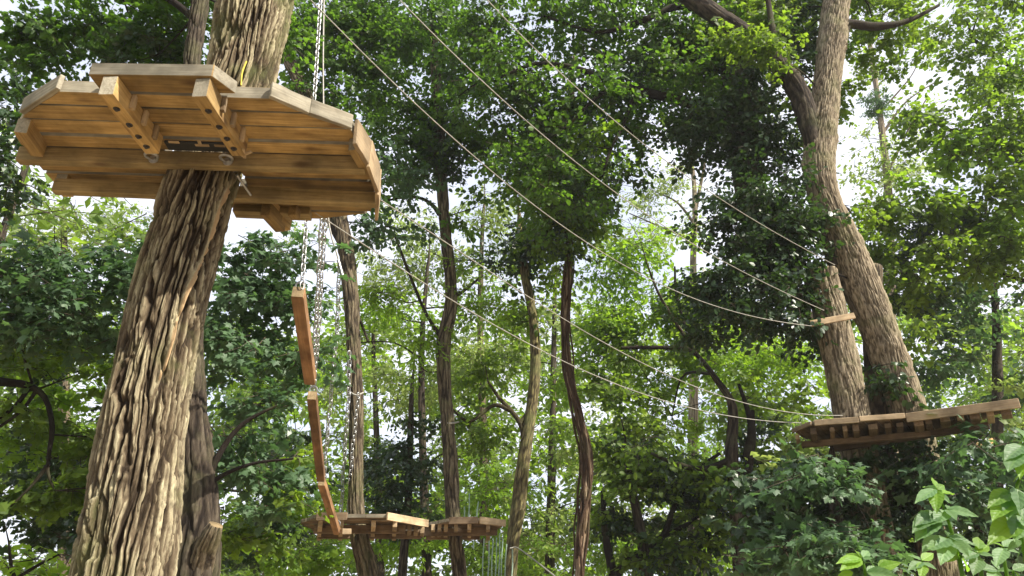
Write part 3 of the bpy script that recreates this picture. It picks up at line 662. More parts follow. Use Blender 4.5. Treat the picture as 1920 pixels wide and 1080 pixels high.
cable([(826, 790, 12.3), (845, 794, 12.2), (860, 791, 12.35)], 0.014, 'steel wire wrapped round the slim straight trunk', group='far rigging')
cable([(656, 735, 10.75), (668, 741, 10.7), (682, 736, 10.8)], 0.014, 'wire loop round the left slim trunk', group='far rigging')
RL = ['the taller piece above the platform', 'right of the tallest piece', 'short end just left above the right middle platform', 'first from the left below the platform', 'second from the left below the platform', 'third from the left below the platform', 'fourth from the left below the platform', 'fifth from the left, nearest the sun-patched trunk', 'last one, in front of the sun-patched trunk', 'short piece hanging close under the platform', 'thin one inside the bundle', 'second thin one in the bundle']
for k, (x, y0, y1) in enumerate(((877, 925, 985), (894, 940, 985), (868, 950, 1000), (905, 1010, 1090), (914, 1005, 1095), (922, 1012, 1090), (934, 1000, 1095), (947, 1020, 1095), (958, 1030, 1095), (888, 1005, 1030), (928, 1008, 1092), (940, 1010, 1092))):
    mb = MB(); Yk = 14.0 + 0.3 * (k % 4); a = P(x + 3, y0, Yk); b = P(x, y1, Yk); mid = (a + b) / 2 + Vector((0.012 * (-1) ** k, 0, 0))
    mb.tube([(*a, 0.013), (*mid, 0.013), (*b, 0.013)], 8, 5); tag(mb.build('hanging_rope', ROPE), ('pale green rope of the far obstacle, ' + RL[k]), 'rope', 'pale green ropes of a far obstacle')
# ------------------------------------------------------------------ middle platforms
def far_platform(label, cpx, cpy, Y, z, outline, xdir_px, pw, fasc, beams, joists, mats=(WOOD_MID, WOOD_GREY), fmat=WOOD_TAN, hole=0.2, th=0.05, deck_gap=0.015):
    c = P(cpx, cpy, Y); root = empty('tree_platform', (c.x, c.y, z), label, 'platform')
    poly = [Vector(p) for p in outline]; xdir = Vector(xdir_px)
    deck([poly], z, th, xdir, pw, deck_gap, list(mats), root, hole=(V2(c), hole), z_jit=0.008)
    for a, b, lab in fasc:
        a, b = Vector(a), Vector(b); o = Vector(((b - a).y, -(b - a).x)).normalized() * 0.02
        board('fascia_board', (*(a + o), z + 0.012), (*(b + o), z + 0.012), 0.03, 0.10, fmat if lab else mats[0], root, label=lab)
    for a, b, zz, w, h in beams: board('beam', (a[0], a[1], z + zz), (b[0], b[1], z + zz), w, h, mats[0], root)
    for a, b, zz in joists: board('joist', (a[0], a[1], z + zz), (b[0], b[1], z + zz), 0.06, 0.09, fmat if zz > -0.075 else mats[0], root)
    return root
# left one round the thick slim trunk (Y about 11)
zA = P(668, 988, 11).z
def gA(px, dy): # lateral by pixel at the tree's distance, dy = metres nearer(-)/farther(+)
    w = P(px, 988, 11); return (w.x * (11 + dy) / 11, 11 + dy)
far_platform('weathered plank platform round the left slim trunk, at the foot of the beams', 668, 988, 11.0, zA,
    [gA(562, -0.35), gA(590, -0.95), gA(722, -1.0), gA(800, -0.25), gA(770, 0.9), gA(600, 0.9)], (1, 0.02), 0.15,
    [(gA(722, -1.0), gA(800, -0.25), 'pale end board on the right'), (gA(592, -0.95), gA(650, -0.97), None)],
    [(gA(590, -0.3), gA(760, -0.3), -0.07, 0.08, 0.11), (gA(600, 0.35), gA(790, 0.35), -0.07, 0.08, 0.11)],
    [(gA(x, -0.85), gA(x, 0.8), -0.06) for x in (600, 640, 700, 740)] + [(gA(x, -0.2 + (x - 770) * 0.008), gA(x, 0.5), -0.045) for x in (768, 780, 792)])
def gB(px, dy):
    w = P(px, 992, 12.3); return (w.x * (12.3 + dy) / 12.3, 12.3 + dy)
zB = P(850, 992, 12.3).z
far_platform('weathered plank platform round the straight slim trunk, right of its twin', 850, 992, 12.3, zB,
    [gB(806, -0.5), gB(840, -0.9), gB(898, -0.95), gB(946, -0.6), gB(925, 0.7), gB(760, 0.9)], (1, -0.25), 0.15,
    [(gB(898, -0.95), gB(946, -0.6), 'pale end board on the right'), (gB(842, -0.9), gB(896, -0.95), None)],
    [(gB(725, -0.3), gB(932, -0.45), -0.09, 0.08, 0.11), (gB(800, 0.35), gB(900, 0.35), -0.07, 0.08, 0.11)],
    [(gB(x, -0.65), gB(x, 0.4), -0.05) for x in (812, 824, 836)] + [(gB(x, -0.8), gB(x, 0.7), -0.06) for x in (855, 880, 915)])
# ------------------------------------------------------------------ RIGHT PLATFORM
zR = P(1640, 800, 8.8).z
def gR(px, py, dz=0.0): return V2(G(px, py, zR + dz))
outR = [gR(1490, 811), gR(1525, 797), gR(1699, 785), gR(1912, 757), gR(1872, 776), gR(1812, 800), gR(1700, 818), gR(1585, 830), gR(1510, 824)]
root = empty('tree_platform', P(1640, 800, 8.8), 'weathered platform at right on the ivied multi-stemmed tree', 'platform')
xr = (gR(1912, 757) - gR(1699, 785)).normalized(); ndR = Vector((-xr.y, xr.x))
# planks run away from the viewer, so their ends make a toothed edge
deck([[Vector(p) for p in outR]], zR, 0.045, ndR, 0.13, 0.004, [WOOD_MID, WOOD_GREY], root, z_jit=0.006)
def fR(a, b, z0, h, mat, lab=None, off=0.02):
    a, b = Vector(a), Vector(b); o = Vector(((b - a).y, -(b - a).x)).normalized() * off
    board('fascia_board', (*(a + o), zR + z0), (*(b + o), zR + z0), 0.032, h, mat, root, label=lab, rough=0.002)
fR(gR(1700, 785), gR(1912, 757), 0.004, 0.105, WOOD_TAN, 'long pale front board on the right half')
fR(gR(1527, 797), gR(1610, 791), 0.02, 0.07, WOOD_TAN); fR(gR(1612, 791), gR(1697, 785), 0.03, 0.06, WOOD_TAN); fR(gR(1490, 811), gR(1524, 797), 0.02, 0.05, WOOD_TAN)
for x in np.sort(np.linspace(1500, 1880, 15) + np.random.default_rng(3).uniform(-7, 7, 15)):
    f = (x - 1490) / (1912 - 1490); yb = np.interp(x, [1490, 1525, 1699, 1912], [811, 797, 785, 757]); yf = np.interp(x, [1490, 1585, 1700, 1812, 1900], [822, 829, 817, 799, 764])
    a = gR(x, yb + 2.2); b = gR(x + 2, yf); b = a + (b - a) * random.uniform(0.8, 1.0)
    board('joist', (*a, zR - 0.052), (*b, zR - 0.052), random.choice((0.05, 0.07, 0.10)), 0.07 + random.uniform(-.02, .015), random.choice((WOOD_MID, WOOD_MID, WOOD_TAN)), root)
for (xa, ya, xb, yb, zz) in ((1500, 818, 1740, 797, -0.11), (1560, 826, 1850, 780, -0.11)):
    a, b = gR(xa, ya), gR(xb, yb); board('beam', (*a, zR + zz), (*b, zR + zz), 0.09, 0.07, WOOD_MID, root)
rt = root
sb = empty('nailed_board', P(1560, 599, 8.6), 'short tan board fixed across the sawn-off stem above the right platform', 'board')
board('plank', P(1520, 607, 9.25), P(1602, 592, 9.25), 0.035, 0.085, WOOD_TAN, sb)
sb = empty('small_ledge', P(1850, 835, 9.2), 'small reddish ledge half hidden in leaves below the right platform', 'board')
board('plank', P(1826, 834, 9.2), P(1882, 843, 9.2), 0.10, 0.05, WOOD, sb); board('bracket', P(1838, 842, 9.2), P(1862, 824, 9.4), 0.05, 0.05, WOOD, sb)
# ------------------------------------------------------------------ THE TREES
# right, ivied, many-stemmed tree
R_pts = path_px([(1600, -330, 18), (1590, -150, 23.4), (1568, 0, 26.1), (1553, 130, 27), (1543, 230, 27.9), (1536, 300, 29.7), (1545, 370, 27.9), (1572, 440, 32.4), (1602, 510, 34.2), (1640, 600, 34.2), (1672, 690, 34.2), (1702, 770, 34.2), (1722, 850, 34.2), (1745, 950, 36), (1760, 1080, 37.8)], 9.65)
rr_ = empty('ivied_tree', (R_pts[-1][0], R_pts[-1][1], 0), 'large pale-barked multi-stemmed tree with ivy, carrying the right platform', 'tree')
def knots(rad, ridge, an, ss, Lt):
    rng = np.random.default_rng(5)
    for k in range(26):
        s0 = rng.uniform(0.25, 0.75) * Lt; a0 = rng.uniform(0, 6.28); da = (an[None] - a0 + math.pi) % (2 * math.pi) - math.pi; r2 = ((ss[:, None] - s0) / 0.07) ** 2 + (da / 0.30) ** 2
        rad = rad + (0.035 * np.exp(-r2) - 0.04 * np.exp(-r2 * 5))
    return rad, ridge
bark_trunk('trunk', R_pts, BARK_PALE, rr_, ns=110, nl=460, amp=0.030, freq=20, stretch=5.0, lump=0.08, seed=4, extra=knots)
s_pts = path_px([(1536, 512, 33), (1552, 570, 31), (1570, 650, 32), (1585, 720, 33), (1597, 780, 34), (1612, 860, 34), (1630, 960, 36), (1650, 1080, 40)], 9.6)
bark_trunk('sawn_stem', s_pts, BARK_PALE, rr_, ns=80, nl=280, amp=0.026, freq=20, stretch=9.0, lump=0.05, seed=6)
t_pts = path_px([(1640, 500, 15), (1636, 620, 18), (1642, 700, 20), (1648, 780, 22), (1655, 900, 24), (1665, 1080, 26)], 9.9)
bark_trunk('back_stem', t_pts, BARK_MID, rr_, ns=32, nl=120, amp=0.015, freq=10, stretch=5.0, seed=7)
u_pts = path_px([(1546, 420, 8), (1540, 330, 20), (1517, 230, 27), (1490, 160, 27), (1450, 110, 25), (1400, 65, 24), (1330, 20, 24), (1240, -50, 20), (1130, -150, 14)][::-1], 9.6, False)
bark_trunk('limb', [(x, y, z, r * 0.75) for x, y, z, r in u_pts], BARK_DARK, rr_, ns=40, nl=160, amp=0.02, freq=10, stretch=4.0, lump=0.1, seed=8)
for l in ([(1560, 60, 14), (1590, 45, 9), (1640, 50, 8), (1700, 40, 5), (1760, 10, 3)], [(1590, 45, 6), (1580, 100, 4), (1560, 150, 2)],
          [(1488, 165, 12), (1465, 120, 8), (1450, 60, 6), (1440, 0, 5), (1430, -80, 4)], [(1562, 500, 10), (1545, 440, 9), (1538, 390, 8)]):
    limb('limb', l, 9.6, BARK_MID, rr_)
mc = Crown('lobed', 0.085, 'mid', 21)
for b in [(1390, 30, 60, 50, 1.6), (1640, 60, 90, 70, 1.6), (1660, 130, 60, 60, 1.0), (1600, 200, 50, 60, 0.9), (1440, 60, 110, 70, 2.4), (1500, -40, 160, 60, 2), (1620, -60, 120, 60, 2), (1340, 60, 80, 60, 2), (1480, 220, 50, 60, 1.0), (1610, 420, 30, 30, 0.8), (1430, 550, 24, 24, 0.9), (1455, 525, 18, 12, 1.0)]:
    mc.blob(b[0], b[1], b[2], b[3], 10.5, b[4] * 0.9)
mc.blob(1420, 70, 70, 50, 9.2, 1.5, thick=0.4); mc.blob(1470, 120, 50, 40, 9.2, 0.8, thick=0.3); mc.build(rr_, 'crown', trunk=R_pts, bark=BARK_MID, nb=4)
iv = Crown('oval4', 0.075, 'dark', 22)
for b in [(1400, 420, 90, 110, 3.2), (1440, 300, 70, 90, 2.2), (1370, 520, 80, 80, 4), (1450, 560, 80, 70, 4), (1490, 450, 60, 80, 4), (1350, 600, 60, 40, 3), (1400, 200, 60, 70, 3.2), (1480, 360, 55, 60, 2.2), (1505, 400, 35, 50, 4), (1530, 260, 25, 60, 0.8), (1350, 250, 60, 60, 3), (1500, 80, 40, 80, 3), (1300, 240, 60, 50, 3), (1495, 600, 40, 30, 2.5),
          (1636, 690, 24, 60, 3), (1625, 860, 60, 50, 2.0), (1640, 960, 70, 70, 1.6), (1470, 150, 40, 40, 1.2)]:
    iv.blob(b[0], b[1], b[2], b[3], 10.2 if b[1] < 330 else 9.6, b[4] * 0.85, thick=0.5)
iv.blob(1530, 503, 30, 14, 9.4, 3.0, thick=0.25); iv.blob(1745, 880, 45, 70, 9.1, 2.2, thick=0.3); iv.blob(1720, 830, 50, 25, 9.2, 1.8, thick=0.3); iv.blob(1530, 640, 26, 60, 9.9, 2.0, thick=0.3); iv.build(rr_, 'ivy', trunk=[tuple(p) for p in R_pts], bark=BARK_DARK, nb=3)
# the great spreading canopy over the top centre (tree to the right of the frame's middle, far limb)
mc = Crown('oval4', 0.082, 'deep', 31)
for b in [(1000, 60, 130, 90, 3.2), (1150, 40, 130, 90, 3.4), (1280, 80, 110, 100, 3.4), (1090, 180, 130, 80, 3.4), (1220, 190, 110, 70, 3.6), (960, 170, 90, 70, 2.8), (1000, 290, 90, 70, 3.2), (1120, 290, 90, 60, 2.6), (1330, 170, 70, 80, 3.2), (900, 60, 90, 80, 2.6), (860, 180, 60, 60, 2), (1240, 260, 50, 40, 2.0), (1050, -60, 260, 90, 3), (1300, -50, 160, 60, 3), (1060, 380, 80, 60, 3), (990, 350, 60, 50, 2.2)]:
    mc.blob(b[0], b[1], b[2], b[3], 10.6, b[4] * 0.42, thick=1.1, clump=0.34)
dk = Crown('oval4', 0.082, 'dark', 131)
for b in [(1100, 230, 150, 70, 1.6), (1230, 130, 120, 90, 1.7), (1010, 230, 90, 80, 1.4), (1330, 130, 60, 90, 2), (1080, 360, 80, 70, 1.8), (940, 120, 100, 90, 1.0)]:
    dk.blob(b[0], b[1], b[2], b[3], 11.2, b[4] * 0.7, thick=1.0)
br = Crown('lobed', 0.085, 'bright', 33)
for b in [(1420, 60, 70, 50, 1.2), (1230, 130, 40, 30, 0.7), (1100, 270, 40, 25, 0.8), (1260, 235, 40, 22, 0.7), (1010, 150, 50, 30, 0.5), (1060, 20, 80, 30, 0.6), (1340, 40, 50, 40, 0.7)]:
    br.blob(b[0], b[1], b[2], b[3], 10.2, b[4], thick=0.6)
tree('spreading_tree', 'broad dark tree whose arching limbs spread leaves over the top centre', [(1385, -200, 18), (1378, 0, 24), (1380, 100, 30), (1388, 200, 32), (1398, 300, 30), (1415, 400, 25), (1455, 500, 18), (1515, 600, 14), (1570, 700, 14), (1610, 800, 15), (1660, 1080, 18)], 10.6, BARK_DARK, [mc, dk, br], ns=40, nl=160, amp=0.03, freq=8, stretch=4, lump=0.08, seed=10, nb=4, limbY=10.2,
     limbs=[[(1392, 230, 12), (1330, 205, 10.2), (1260, 185, 9), (1200, 170, 8.4), (1140, 150, 6.6), (1070, 125, 4.8), (1000, 120, 3.6), (930, 150, 2.4)], [(1200, 168, 5.4), (1150, 165, 4.8), (1110, 190, 3.6), (1060, 240, 2.4)],
            [(1190, 175, 3.6), (1170, 230, 3.6), (1145, 280, 3), (1130, 330, 1.8)], [(1385, 100, 12), (1340, 40, 9), (1280, 10, 7.2), (1200, 40, 5.4), (1120, 60, 3.6), (1020, 30, 2.4)]])
VT = [(1072, 150, 4.2), (1068, 250, 4.8), (1068, 380, 5.4), (1067, 470, 7.1), (1062, 560, 6.6), (1062, 640, 7.2), (1070, 710, 7.8), (1085, 780, 8.4), (1098, 850, 10.6), (1098, 930, 10.6), (1090, 1000, 10.6), (1086, 1080, 9.6)]
# ivied column tree (D) right of centre
cd = Crown('oval4', 0.10, 'dark', 41); cm = Crown('oval4', 0.10, 'mid', 42)
for b in [(1060, 330, 80, 70, 2.6), (1050, 420, 80, 50, 2.2), (1000, 300, 60, 70, 2), (1120, 400, 50, 50, 1.6), (1065, 480, 26, 30, 1.5)]: cd.blob(b[0], b[1], b[2], b[3], 13.8, b[4]); cm.blob(b[0], b[1] + 5, b[2], b[3], 13.6, b[4] * 0.9)
vroot, vpts = tree('vine_wrapped_tree', 'tree right of centre whose reddish trunk is wrapped in ropey vines', VT, 13.8, BARK_RED, [cd, cm], ns=56, nl=300, amp=0.03, freq=9, stretch=5, lump=0.08, seed=11)
vd, vs_ = catmull(vpts, 120); VTT, VA, VB = frames(vd[:, :3]); R_ = np.random.default_rng(8)
for k in range(7):
    mb = MB(); ph = R_.uniform(0, 6.28); tw = R_.uniform(-1.0, 1.0); off = R_.uniform(0.0, 0.03); rr0 = R_.uniform(0.016, 0.034)
    i0, i1 = int(R_.uniform(0, 25)), int(R_.uniform(85, 119)); pts = []
    for i in range(i0, i1, 3):
        a = ph + tw * vs_[i] * 0.9 + 0.7 * math.sin(vs_[i] * 1.7 + k); q = vd[i, :3] + (vd[i, 3] + off + 0.02 * math.sin(vs_[i] * 5 + k)) * (math.cos(a) * VA[i] + math.sin(a) * VB[i]); pts.append((*q, rr0))
    mb.tube(pts, 120, 6); mb.build('vine', BARK_RED, vroot)
# forked tree (C), sunlit yellow patches painted into its bark
cc = Crown('oval4', 0.10, 'dark', 51)
for b in [(975, 480, 55, 40, 2.6), (1010, 450, 40, 30, 2)]: cc.blob(b[0], b[1], b[2], b[3], 15.5, b[4])
cb = Crown('oval4', 0.10, 'mid', 52)
for b in [(910, 680, 70, 50, 1.1), (890, 830, 70, 40, 1.0), (960, 600, 60, 50, 0.8), (1020, 560, 50, 60, 0.8), (880, 760, 50, 40, 0.9)]: cb.blob(b[0], b[1], b[2], b[3], 15.8, b[4])
tree('sun_patched_tree', 'slim forked tree with yellow sun patches painted on its bark between the two straighter trunks', [(975, 440, 7), (985, 520, 9), (1000, 600, 9), (1004, 670, 10), (1000, 740, 11), (990, 810, 12), (980, 880, 14), (972, 950, 15), (962, 1010, 13), (957, 1080, 12)], 15.5, BARK_SUNPATCH, [cc, cb], ns=32, nl=160, amp=0.015, freq=8, stretch=2, lump=0.12, seed=12,
     limbs=[[(984, 850, 6), (978, 800, 5), (958, 770, 4.5), (935, 745, 3.5), (915, 715, 2)], [(975, 795, 6), (990, 775, 4), (1000, 765, 3)], [(958, 770, 5), (925, 760, 4), (880, 790, 3), (840, 760, 2)]])
# slim straight tree (B)
bt = Crown('oval4', 0.09, 'deep', 61)
for b in [(760, 330, 55, 50, 1.1), (900, 300, 50, 50, 1.2), (770, 250, 60, 50, 1.5), (720, 330, 45, 45, 0.9), (890, 390, 45, 40, 0.7), (820, 210, 80, 50, 2.2), (835, 290, 60, 40, 2.6), (760, 120, 60, 60, 1.6), (880, 120, 80, 60, 1.8), (790, 30, 90, 60, 1.6), (700, 200, 60, 50, 1.2), (830, 60, 80, 80, 1.2)]: bt.blob(b[0], b[1], b[2], b[3], 12.3, b[4])
bi = Crown('oval4', 0.08, 'dark', 62)
for b in [(825, 300, 40, 50, 2.5), (822, 220, 40, 50, 1.5)]: bi.blob(b[0], b[1], b[2], b[3], 12.2, b[4])
bl = Crown('oval', 0.085, 'bright', 63, n=22, length=6.5)
for b in [(770, 640, 60, 50, 1.6), (740, 560, 60, 50, 1.0), (890, 530, 60, 40, 1.5), (880, 590, 50, 40, 1.3), (790, 690, 50, 30, 0.8)]: bl.blob(b[0], b[1], b[2], b[3], 12.4, b[4])
tree('straight_tree', 'slim dark straight-trunked tree carrying the right-hand middle platform', [(812, 60, 8.1), (820, 180, 9.9), (826, 300, 10.8), (831, 380, 11.7), (837, 450, 11.7), (845, 530, 11.7), (844, 580, 13.5), (832, 640, 14.4), (832, 700, 13.5), (838, 780, 13.5), (845, 870, 14.4), (849, 960, 14.4), (856, 1030, 14.4), (862, 1080, 15.3)], 12.3, BARK_MID, [bt, bi, bl], ns=48, nl=280, amp=0.03, freq=9, stretch=5, lump=0.06, seed=13,
     limbs=[[(824, 402, 5), (812, 386, 4), (790, 372, 3), (760, 370, 2.5), (725, 376, 2)], [(840, 560, 5), (870, 545, 3), (900, 520, 2)], [(832, 640, 5), (800, 590, 3), (770, 520, 3), (740, 440, 2)]])
# left slim tree (A)
at = Crown('oval4', 0.09, 'deep', 71)
for b in [(590, 60, 60, 60, 2.2), (680, 60, 70, 70, 2.2), (640, 150, 80, 60, 2.0), (740, 60, 70, 60, 1.4), (690, 240, 50, 50, 1.6), (600, 180, 50, 50, 1.2), (560, 110, 40, 60, 1.8), (720, 150, 50, 60, 1.3), (650, -60, 140, 60, 2.5)]: at.blob(b[0], b[1], b[2], b[3], 11.2, b[4])
ad_ = Crown('oval4', 0.09, 'dark', 73)
for b in [(640, 100, 90, 80, 0.9), (560, 60, 50, 70, 1.2)]: ad_.blob(b[0], b[1], b[2], b[3], 11.6, b[4])
al = Crown('oval4', 0.085, 'blue', 72)
for b in [(700, 430, 60, 50, 0.7), (640, 330, 50, 50, 0.8), (730, 420, 50, 60, 0.7), (750, 330, 50, 60, 1.1), (700, 300, 40, 40, 0.9), (770, 430, 50, 40, 0.6)]: al.blob(b[0], b[1], b[2], b[3], 11.4, b[4])
tree('slim_tree', 'slim dark tree rising behind the chains and carrying the left-hand middle platform', [(470, -60, 10.3), (530, 90, 12), (580, 190, 12.9), (620, 310, 13.8), (636, 400, 14.6), (650, 480, 15.5), (658, 560, 15.5), (663, 650, 14.6), (667, 750, 14.6), (668, 850, 14.6), (668, 950, 15.5), (676, 1020, 18.1), (692, 1080, 20.6)], 11.0, BARK_MID, [at, ad_, al], ns=48, nl=280, amp=0.03, freq=9, stretch=5, lump=0.05, seed=14,
     limbs=[[(645, 460, 10), (622, 420, 8), (606, 380, 7), (590, 330, 5)], [(660, 560, 3), (690, 640, 2)]])
# small dark-trunked tree between them
sc_ = Crown('oval4', 0.10, 'dark', 81)
for b in [(770, 850, 60, 40, 1.3), (730, 880, 60, 50, 1.4), (800, 900, 50, 40, 1.2), (760, 950, 90, 40, 1.2), (780, 790, 50, 40, 0.7), (720, 960, 50, 30, 1.5)]: sc_.blob(b[0], b[1], b[2], b[3], 17, b[4])
tree('sapling', 'thin black-stemmed young tree seen between the two middle trunks', [(772, 730, 4), (770, 800, 6), (768, 870, 6), (766, 930, 7), (760, 1000, 8), (754, 1080, 9)], 17, BARK_DARK, sc_, ns=20, nl=60, amp=0.01, seed=15)
# pruned tree hidden behind the big leaning one
pc = Crown('lobed', 0.085, 'deep', 91)
for b in [(250, 60, 90, 55, 3.0), (180, 30, 80, 40, 2.0), (330, 60, 60, 60, 2.2), (120, 70, 80, 50, 1.4), (420, 30, 70, 50, 1.6), (60, 120, 60, 40, 1.6), (40, 60, 70, 50, 1.6), (300, -60, 220, 60, 2.4), (550, 60, 40, 60, 1.2)]: pc.blob(b[0], b[1], b[2], b[3], 7.6, b[4])
pd = Crown('lobed', 0.085, 'dark', 92)
for b in [(50, 210, 60, 45, 2.4), (30, 300, 50, 45, 2.2), (110, 240, 50, 50, 1.0), (40, 370, 35, 30, 1.6), (20, 150, 50, 40, 1.5), (300, 100, 80, 50, 1.0)]: pd.blob(b[0], b[1], b[2], b[3], 7.4, b[4])
tree('pruned_tree', 'darker tree behind the big leaning trunk with one sawn-off limb stub', [(420, -200, 18), (386, -60, 17), (372, 30, 17), (360, 120, 18), (350, 260, 20), (345, 400, 24), (350, 560, 28), (355, 700, 30), (362, 800, 30), (370, 900, 36), (372, 980, 42), (368, 1080, 44)], 6.8, BARK_DARK, [pc, pd], ns=56, nl=260, amp=0.035, freq=8, stretch=3.5, lump=0.10, seed=16,
     limbs=[[(385, 905, 9), (412, 850, 6), (440, 810, 5), (470, 785, 4), (520, 760, 2)], [(395, 905, 5), (430, 885, 4), (480, 868, 3), (550, 860, 2)], [(372, 40, 8), (300, -10, 6), (200, -30, 4)]])
stub = path_px([(405, 984, 17, 6.55), (397, 1002, 23, 6.58), (386, 1030, 27, 6.66), (374, 1075, 30, 6.75), (366, 1130, 30, 6.8)], 6.6, False)
for o in list(bpy.data.objects):
    if o.name == 'pruned_tree': pr = o
bark_trunk('limb_stub', [(x, y, z, r * 0.85) for x, y, z, r in stub], BARK_MID, pr, ns=32, nl=40, amp=0.02, seed=17)
# broad maple on the left
ml = Crown('maple', 0.105, 'blue', 101, n=14, length=4.6)
for b in [(100, 560, 130, 70, 2.8), (260, 480, 110, 60, 2.6), (60, 500, 80, 60, 2.2), (210, 590, 90, 50, 2.0), (480, 480, 110, 55, 2.6), (470, 580, 100, 60, 2.6), (500, 690, 90, 60, 2.4), (420, 650, 60, 70, 2.0), (480, 790, 90, 50, 2.0), (470, 900, 80, 60, 2.2), (30, 620, 60, 50, 2.6), (540, 560, 50, 60, 1.6), (560, 480, 50, 40, 1.4)]: ml.blob(b[0], b[1], b[2], b[3], 8.4, b[4])
mm_ = Crown('lobed', 0.10, 'mid', 102)
for b in [(150, 700, 110, 60, 1.8), (60, 780, 90, 60, 1.6), (180, 820, 90, 60, 2.0), (60, 930, 100, 60, 2.0), (160, 930, 60, 60, 1.8), (30, 660, 60, 40, 2), (230, 440, 80, 40, 2.0), (460, 980, 80, 60, 2.0), (540, 900, 60, 70, 1.6)]: mm_.blob(b[0], b[1], b[2], b[3], 9.4, b[4] * 0.75)
mk = Crown('lobed', 0.10, 'dark', 103)
for b in [(60, 700, 80, 40, 2), (60, 850, 90, 70, 1.6), (200, 880, 60, 80, 2.4), (100, 1000, 110, 60, 2.6), (480, 880, 90, 90, 1.7), (450, 1010, 80, 50, 2.4), (210, 770, 60, 60, 1.2), (150, 620, 80, 60, 1.2), (530, 800, 60, 80, 1.0)]: mk.blob(b[0], b[1], b[2], b[3], 11.0, b[4] * 0.7)
tree('maple_tree', 'broad-leaved maple filling the left side behind the leaning trunk', [(-40, 300, 30), (-60, 500, 34), (-70, 700, 40), (-80, 900, 44), (-90, 1080, 48)], 9.0, BARK_DARK, [ml, mm_, mk], ns=40, nl=120, amp=0.03, seed=18, nb=4,
     limbs=[[(-60, 705, 12), (0, 716, 9), (50, 722, 7), (84, 745, 5), (98, 800, 5), (92, 850, 4), (90, 890, 3), (104, 920, 2)], [(92, 870, 5), (60, 910, 3), (20, 950, 2)], [(60, 718, 5), (30, 760, 4), (-10, 790, 3)], [(70, 730, 4), (40, 770, 3), (0, 800, 3)]])
# brighter maple deeper in on the left
bm_ = Crown('lobed', 0.10, 'bright', 111)
for b in [(320, 650, 50, 80, 2.2), (290, 760, 60, 50, 1.8), (160, 620, 50, 50, 1.6), (330, 560, 40, 50, 1.4), (120, 720, 80, 40, 1.0), (100, 860, 60, 40, 0.9), (40, 830, 60, 30, 0.8), (470, 640, 60, 60, 0.8), (420, 950, 70, 50, 1.0)]: bm_.blob(b[0], b[1], b[2], b[3], 9.9, b[4] * 0.8)
for b in [(545, 930, 60, 60, 1.3), (570, 1030, 60, 60, 1.5), (540, 700, 40, 80, 0.9)]: bm_.blob(b[0], b[1], b[2], b[3], 12.6, b[4])
tree('sunlit_maple', 'bright green sunlit tree glimpsed left of the leaning trunk', [(300, 420, 10), (310, 600, 14), (320, 800, 18), (325, 1080, 20)], 10.2, BARK_DARK, bm_, ns=24, nl=60, amp=0.02, seed=19)
# pale trees far left
pf = Crown('oval', 0.16, 'pale', 121, n=22, length=6)
for b in [(60, 450, 110, 40, 2.2), (170, 420, 70, 34, 2.0), (20, 400, 60, 40, 1.6), (520, 450, 50, 30, 1.2), (240, 410, 50, 30, 1.4), (130, 385, 40, 16, 0.7)]: pf.blob(b[0], b[1], b[2], b[3], 22, b[4])
tree('pale_tree', 'pale yellow-green tree far off beneath the left end of the near platform', [(120, 400, 5), (120, 600, 9), (120, 1080, 12)], 22, BARK_MID, pf, ns=16, nl=40, amp=0.01, seed=20)
# ------- middle distance, centre
pl1 = Crown('oval', 0.15, 'pale', 141, n=24, length=6.5)
for b in [(900, 390, 60, 50, 0.9), (940, 430, 50, 40, 0.8), (690, 480, 50, 40, 0.7), (760, 400, 50, 50, 0.6), (740, 530, 70, 60, 1.8), (800, 470, 60, 60, 1.2), (930, 470, 60, 50, 0.9), (790, 740, 80, 60, 1.2), (900, 640, 60, 60, 1.2), (740, 700, 50, 60, 1.1), (620, 760, 40, 60, 0.9), (780, 420, 60, 40, 0.7), (920, 900, 60, 60, 0.8), (880, 720, 60, 40, 0.8)]: pl1.blob(b[0], b[1], b[2], b[3], 21, b[4])
tree('locust_tree', 'pale feathery locust tree between and behind the two middle trunks', [(905, 420, 4), (900, 600, 6), (905, 800, 8), (910, 1080, 10)], 21.5, BARK_MID, pl1, ns=16, nl=50, amp=0.01, seed=21)
pl2 = Crown('oval', 0.14, 'bright', 142, n=24, length=6)
for b in [(720, 580, 60, 60, 1.2), (930, 560, 60, 60, 1.2), (960, 520, 40, 50, 1), (900, 870, 70, 50, 1.3), (930, 960, 60, 60, 1.3), (740, 1010, 60, 50, 1.3), (630, 900, 40, 60, 1.2), (800, 1010, 60, 50, 1.4), (620, 650, 40, 60, 0.8), (1000, 700, 60, 60, 0.9), (900, 1040, 90, 40, 1.6)]: pl2.blob(b[0], b[1], b[2], b[3], 18.5, b[4])
tree('young_maple', 'leafy bright green tree standing between the middle trunks', [(800, 520, 4), (790, 700, 6), (800, 1080, 10)], 19, BARK_DARK, pl2, ns=16, nl=50, amp=0.01, seed=22)
